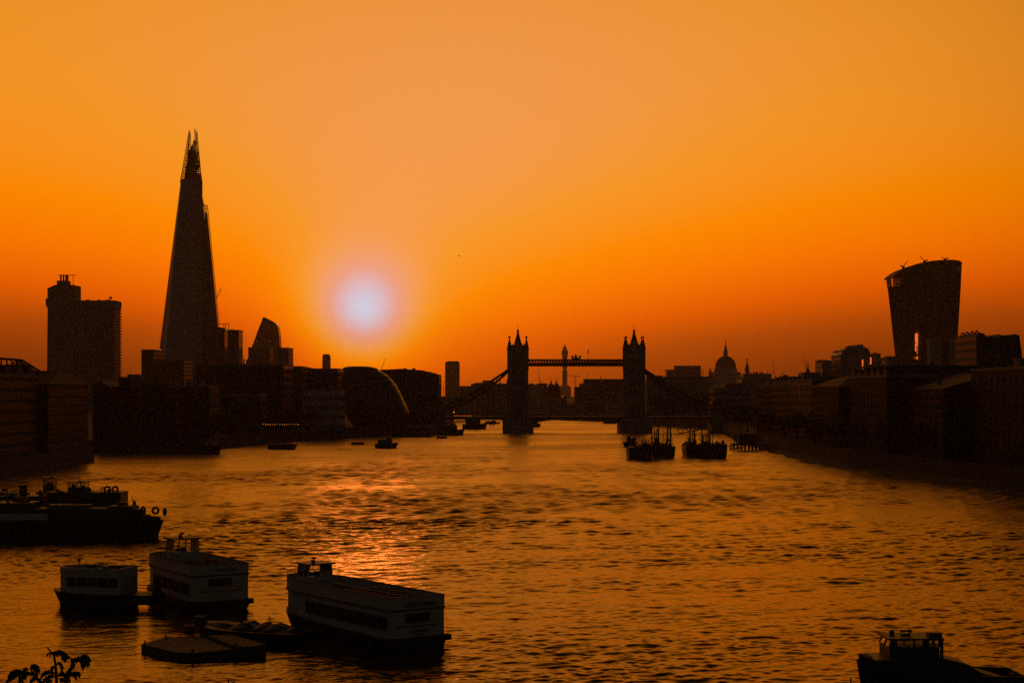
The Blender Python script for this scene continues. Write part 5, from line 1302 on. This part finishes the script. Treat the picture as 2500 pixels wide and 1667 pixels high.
gangway('long truss gangway slanting behind the middle barges', (1652, 1060), (1722, 1046), 720, 1.9)
def jetty():
    Y = 735; root = thing('jetty', 'dark pier house on piles right of the gangway', 'jetty', (px(1828, Y), Y, 0)); cx = px(1828, Y)
    X = lambda u: px(u, Y) - cx
    Z = lambda v: pz(v, Y)
    D = MB().box(X(1786), X(1870), -4, 5, Z(1086), Z(1083)).build('deck', 'deck_wood', root)
    for u in range(1788, 1870, 9):
        for y in (-3.5, 4.5): MB().tube((X(u), y, -2), (X(u), y, Z(1086)), .25).build('pile', 'wood', root)
    MB().box(X(1803), X(1848), -3, 4, Z(1083), Z(1060)).build('pier_house', 'dark_paint', root)
    MB().box(X(1802), X(1858), -3.6, 4.6, Z(1060), Z(1058)).build('roof', 'slate', root)
    for u in (1791, 1796, 1802, 1852, 1857): MB().box(X(u) - .22, X(u) + .22, -2.8, -2.4, Z(1083), Z(1060)).build('post', 'wood', root)
    MB().box(X(1788), X(1803), -3.2, 3, Z(1063), Z(1059)).build('canopy', 'slate', root)
jetty()

# ------------------------------------------------------------------ lamps that are lit
def festoon():
    Y = 842; us = np.linspace(541, 729, 34); root = thing('festoon_lights', 'string of small orange lights along the left riverside terrace', 'lights', (px(541, Y), Y - 1, GZ))
    x0 = px(541, Y); pts = []
    for k, u in enumerate(us):
        ph = (k % 6) / 6; sag = 1.2 * (1 - (2 * ph - 1) ** 2)
        pts.append((px(u, Y) - x0, 0, pz(1034.5 + sag * .9, Y) - GZ))
    MB().path(pts, .03, 4).build('cord', 'dark_paint', root)
    bm_ = MB().lathe([(.04, .08), (.1, 0), (.12, -.09), (.05, -.17)], 8).mesh('bulb', 'lamp_glow'); rnd = random.Random(9)
    for p in pts:
        o = link('bulb', bm_, root, (p[0], p[1], p[2] - .06)); s = rnd.uniform(.7, 1.5); o.scale = (s, s, s)
    for k in range(0, len(pts), 6): MB().tube((pts[k][0], 0, 0), (pts[k][0], 0, pts[k][2] + .05), .06, n=5).build('pole', 'steel', root)
festoon()
def quay_lamp(u, v, Y, label, size=.42, group=None):
    root = thing('quay_lamp', label, 'lamp', (px(u, Y), Y, GZ), 0, group); z = pz(v, Y) - GZ
    MB().tube((0, 0, 0), (0, 0, z - size), .1, .07).build('post', 'steel', root)
    MB().lathe([(.1, z - size), (size * .8, z - size * .4), (size * .85, z + size * .1), (size * .3, z + size * .7)], 8).build('lamp_globe', 'lamp_glow', root)
    MB().lathe([(size * .9, z + size * .15), (size * .35, z + size * .75), (.05, z + size)], 8).build('lamp_cap', 'dark_paint', root)
ORD = 'leftmost second third fourth fifth sixth seventh eighth ninth tenth rightmost'.split()
for k, u in enumerate((1663, 1671, 1679, 1687, 1703.5, 1712.5, 1719.5, 1728, 1737, 1747, 1764)):
    quay_lamp(u, 1017.4, 1175 if u < 1730 else 1120, ORD[k] + (' ' if k in (0, 10) else ' from the left ') + 'small orange lamp of the row above the moored barges', .36, 'row of quay lamps above the barges')
quay_lamp(1374, 967, 1640, 'orange lamp between the bridge towers below the telecom tower', .5)
quay_lamp(1404, 1011, 1640, 'left of two close orange lamps on the far quay', .4, 'pair of far quay lamps')
quay_lamp(1409, 1011, 1640, 'right of two close orange lamps on the far quay', .4, 'pair of far quay lamps')
quay_lamp(2246, 1068, 618, 'single small lamp low on the dark right bank', .2)

# ------------------------------------------------------------------ trees on the banks
def tree_meshes(seed, h):
    rnd = random.Random(seed); t = MB()
    t.tube((0, 0, 0), (.1, 0, h * .28), h * .028, h * .022, 8); tips = []
    for k in range(9):
        a = k * 2.4 + rnd.uniform(-.3, .3); z0 = h * rnd.uniform(.24, .42); L_ = h * rnd.uniform(.25, .42); up = rnd.uniform(.5, 1.25)
        q = Vector((math.cos(a) * L_ * .75, math.sin(a) * L_ * .75, z0 + L_ * up)); t.tube((.1, 0, z0), q, h * .012, h * .004, 5); tips.append(q)
    t.tube((.1, 0, h * .28), (0, 0, h * .8), h * .02, h * .005, 6); tips.append(Vector((0, 0, h * .82)))
    c = MB()
    for q in tips:
        for j in range(5):
            o = q + Vector((rnd.gauss(0, 1), rnd.gauss(0, 1), rnd.gauss(0, .8))) * h * .08; r = h * rnd.uniform(.05, .10)
            for i in range(26):
                d = Vector((rnd.gauss(0, 1), rnd.gauss(0, 1), rnd.gauss(0, .8))).normalized() * r * rnd.uniform(.4, 1.15); p = o + d
                s = h * rnd.uniform(.010, .022); a = Vector((rnd.gauss(0, 1), rnd.gauss(0, 1), rnd.gauss(0, 1))).normalized(); b = a.orthogonal().normalized()
                c.add([p + a * s * 1.6, p + b * s, p - a * s * 1.6, p - b * s], [(0, 1, 2, 3)])
    return t.mesh('trunk', 'bark'), c.mesh('crown', 'leaf')
TM = [tree_meshes(s, 14) for s in (1, 2, 3, 4)]
def tree(label, u, Y, h, k, group, z=GZ):
    root = thing('tree', label, 'tree', (px(u, Y), Y, z), k * 1.3, group); s = h / 14
    for nm, me in zip(('trunk', 'crown'), TM[k % 4]):
        o = link(nm, me, root); o.scale = (s * 1.1, s * 1.1, s)
TL = 'trees on the left bank'
for k, (u, Y, h, lab) in enumerate(((262, 694, 12, 'tree at the dock mouth before the low brick house'), (330, 698, 11, 'tree below the dark wharf block with aerial'), (402, 700, 12, 'tree in front of the flats under the spire'), (470, 705, 11, 'tree at the left end of the stepped flats'),
        (520, 712, 12, 'tree behind the cargo barge on the left bank'), (600, 858, 11, 'tree left of the middle of the light string'), (668, 878, 13, 'tree right above the flat black barge'), (705, 898, 14, 'tree at the right end of the light string'), (752, 902, 14, 'tree before the pale terrace'), (800, 925, 13, 'tree at the right of the pale terrace'), (1012, 985, 13, 'tree right of the round glass hall'), (1040, 1000, 14, 'tree beside the left bridge abutment'), (1064, 1010, 11, 'small tree touching the left bridge abutment'))):
    tree(lab, u, Y, h, k, TL)
TR = 'trees on the right bank'
for k, (u, Y, h, lab) in enumerate(((1604, 1310, 20, 'tree just right of the second bridge tower'), (1626, 1300, 21, 'second tree right of the second bridge tower'), (1648, 1260, 19, 'tree above the left end of the quay lamps'), (1672, 1235, 20, 'tree behind the left group of quay lamps'), (1700, 1210, 21, 'tree above the gap in the quay lamps'), (1726, 1195, 19, 'tree behind the right group of quay lamps'), (1748, 1190, 18, 'tree left of the right bridge abutment'), (1776, 1000, 17, 'tree right of the right bridge abutment'), (1802, 930, 15, 'tree above the jetty house'))):
    tree(lab, u, Y, h, k + 1, TR)
def bank_x(Y):
    for (x0, y0), (x1, y1) in zip(RB, RB[1:]):
        if y0 <= Y <= y1: return x0 + (x1 - x0) * (Y - y0) / (y1 - y0)
for k, (Y, h, lab) in enumerate(((862, 13, 'tree at the far end of the dark right quay'), (815, 12, 'tree right of the jetty house roof'), (768, 13, 'tree behind the jetty on the right quay'), (722, 12, 'tree before the dockside hotel'), (684, 13, 'tree between the hotel and the hip-roofed flats'), (648, 12, 'tree before the hip-roofed flats'),
        (612, 13, 'tree at the far end of the long dark warehouse'), (578, 11, 'tree at the near end of the long dark warehouse'), (545, 12, 'tree before the gabled riverside flats'), (512, 12, 'tree between the gabled flats and the tall flats'), (480, 11, 'tree before the tall flats at the right edge'))):
    tree(lab, 1250 + (bank_x(Y) + 4) / Y * F, Y, h, k + 2, TR)

# ------------------------------------------------------------------ bird in the sky
def gull():
    Y = 330; p = at(1120.5, 625, Y); root = thing('gull', 'single bird gliding high to the right of the sun', 'bird', p, R(20))
    b = MB(); b.loft([[(x, r * math.cos(a), r * .8 * math.sin(a)) for a in [i * math.pi / 3 for i in range(6)]] for x, r in ((-.26, .01), (-.16, .045), (0, .07), (.12, .06), (.2, .045), (.26, .012))]); b.build('body', 'feather', root)
    for s in (-1, 1):
        w = MB(); w.loft([[(.07, s * .03, .02), (.0, s * .03, .035), (-.09, s * .03, .02), (0, s * .03, .01)], [(.08, s * .28, .12), (.01, s * .28, .13), (-.06, s * .28, .12), (.01, s * .28, .11)], [(-.04, s * .62, .08), (-.06, s * .62, .085), (-.08, s * .62, .08), (-.06, s * .62, .075)]]); w.build('wing', 'feather', root)
gull()

# ------------------------------------------------------------------ terrace plant near the camera
def terrace():
    tb = MB(); tb.box(-9, 9, -12, 7.2, GZ, 23.1); tag(tb.build('terrace_floor', 'concrete'), kind='structure')
    Y = 6.0
    def P(u, v, y=0): return Vector(((u - 1250) / F * (Y + y), Y + y, CH - (v - HV) / F * (Y + y)))
    root = thing('potted_plant', 'leafy plant in the bottom left corner close to the camera', 'plant', (P(125, 1700).x, Y, 23.1))
    o0 = Vector(root.location)
    MB().lathe([(.16, 0), (.2, .3), (.22, .42), (.2, .44), (.19, .40)], 18, (0, 0)).build('pot', 'brick', root)
    MB().lathe([(.01, .40), (.185, .41), (.01, .415)], 18).build('soil', 'mud', root)
    rnd = random.Random(12)
    def stem(pts, r=.006):
        q = [p - o0 for p in pts]; m = MB()
        for i, (a, b) in enumerate(zip(q, q[1:])): m.tube(a, b, r * (1 - .12 * i), r * (1 - .12 * (i + 1)), 6)
        return m.build('stem', 'bark', root)
    def leaf(pts, w, teeth=4):
        """a drooping toothed leaf along a curved midrib"""
        q = [p - o0 for p in pts]; n = 13; rib = []
        for k in range(n + 1):
            t = k / n * (len(q) - 1); i = min(int(t), len(q) - 2); rib.append(q[i].lerp(q[i + 1], t - i))
        m = MB(); vs = []; fs = []
        for k, p in enumerate(rib):
            t = k / n; d = (rib[min(k + 1, n)] - rib[max(k - 1, 0)]).normalized(); s = d.cross(Vector((0, 1, .25))).normalized()
            ww = w * (math.sin(math.pi * min(1, t * .92 + .06)) ** .8) * (1.25 if k % 2 else .62) + .0008
            fold = Vector((0, -1, .2)) * ww * .5
            vs += [p + s * ww + fold, p + Vector((0, 0, .0012)), p - s * ww + fold]
        for k in range(n):
            a = k * 3; fs += [(a, a + 1, a + 4, a + 3), (a + 1, a + 2, a + 5, a + 4)]
        m.add(vs, fs); m.build('leaf', 'plant_leaf', root)
    base = o0 + Vector((0, 0, .4))
    stem([base, P(138, 1660), P(136, 1625), P(132, 1600), P(122, 1588), P(115.5, 1579.5)])
    stem([base, P(100, 1667), P(88, 1650), P(74, 1632)], .005)
    stem([base, P(60, 1672), P(50, 1655), P(42, 1642)], .005)
    stem([P(137, 1650), P(160, 1645), P(172, 1630), P(176, 1612, .05)], .004)
    for pts, w in (
        ([P(124, 1591), P(116, 1596), P(115, 1604)], .0035), ([P(126, 1591), P(123, 1597), P(122, 1606)], .003), ([P(128, 1591), P(136, 1593), P(142, 1604)], .006),
        ([P(132, 1598), P(142, 1592), P(152, 1593), P(158, 1604)], .013), ([P(140, 1594), P(156, 1596), P(164, 1604), P(173, 1605)], .013), ([P(150, 1594), P(155, 1602), P(152, 1613)], .008), ([P(158, 1601), P(160, 1608), P(158, 1617)], .008),
        ([P(172, 1608), P(184, 1612), P(200, 1606), P(216, 1606)], .013), ([P(196, 1605), P(208, 1602), P(217, 1610), P(214, 1630)], .014), ([P(190, 1610), P(200, 1614), P(203, 1638)], .008), ([P(176, 1608), P(180, 1620), P(179, 1634)], .009), ([P(205, 1605), P(208, 1618), P(206, 1631)], .010),
        ([P(136, 1622), P(146, 1617), P(152, 1628), P(151, 1645)], .008), ([P(137, 1630), P(129, 1627), P(126, 1638), P(127, 1652)], .007), ([P(160, 1646), P(170, 1640), P(178, 1622)], .009),
        ([P(140, 1645), P(122, 1639), P(108, 1644), P(98, 1656)], .010), ([P(140, 1650), P(124, 1650), P(110, 1658), P(104, 1670)], .009), ([P(142, 1648), P(152, 1644), P(166, 1652), P(172, 1668)], .011),
        ([P(166, 1650), P(180, 1643), P(192, 1643), P(199, 1648)], .010), ([P(176, 1645), P(184, 1650), P(187, 1660)], .008), ([P(186, 1644), P(193, 1648), P(195, 1655)], .006),
        ([P(74, 1632), P(82, 1624), P(92, 1628), P(98, 1644)], .011), ([P(74, 1630), P(84, 1630), P(90, 1640), P(92, 1652)], .009), ([P(86, 1650), P(72, 1642), P(62, 1646), P(56, 1660)], .010),
        ([P(62, 1640), P(44, 1637), P(30, 1642), P(18, 1654)], .011), ([P(60, 1645), P(40, 1646), P(26, 1656), P(14, 1668)], .013), ([P(70, 1634), P(62, 1632), P(60, 1644), P(64, 1662)], .010), ([P(60, 1650), P(52, 1656), P(46, 1668)], .012),
        ([P(100, 1660), P(88, 1654), P(78, 1660), P(74, 1672)], .010), ([P(128, 1664), P(120, 1660), P(112, 1668)], .010), ([P(146, 1664), P(156, 1658), P(168, 1668)], .012), ([P(92, 1664), P(96, 1660), P(104, 1672)], .01)):
        leaf(pts, w * .82)
    # a second sprig further right, only its tips reach into view
    r2 = thing('twig', 'thin bare twig tip at the bottom edge near the pontoon', 'twig', (P(556, 1700).x, Y, 23.1)); q0 = Vector(r2.location)
    MB().tube(Vector((0, 0, 0)), P(558, 1666) - q0, .006, .003).tube(P(558, 1666) - q0, P(556, 1655) - q0, .003, .0012).build('stem', 'bark', r2)
    lf = MB(); a = P(568, 1666) - q0; lf.loft([[a + Vector((-.012, 0, -.004)), a + Vector((0, -.004, .002)), a + Vector((.012, 0, -.004))], [a + Vector((-.006, .02, 0)), a + Vector((0, .02, .003)), a + Vector((.006, .02, 0))]]); lf.tube(Vector((0, 0, .6)), a, .003, .0015); lf.build('leaf', 'plant_leaf', r2)
terrace()
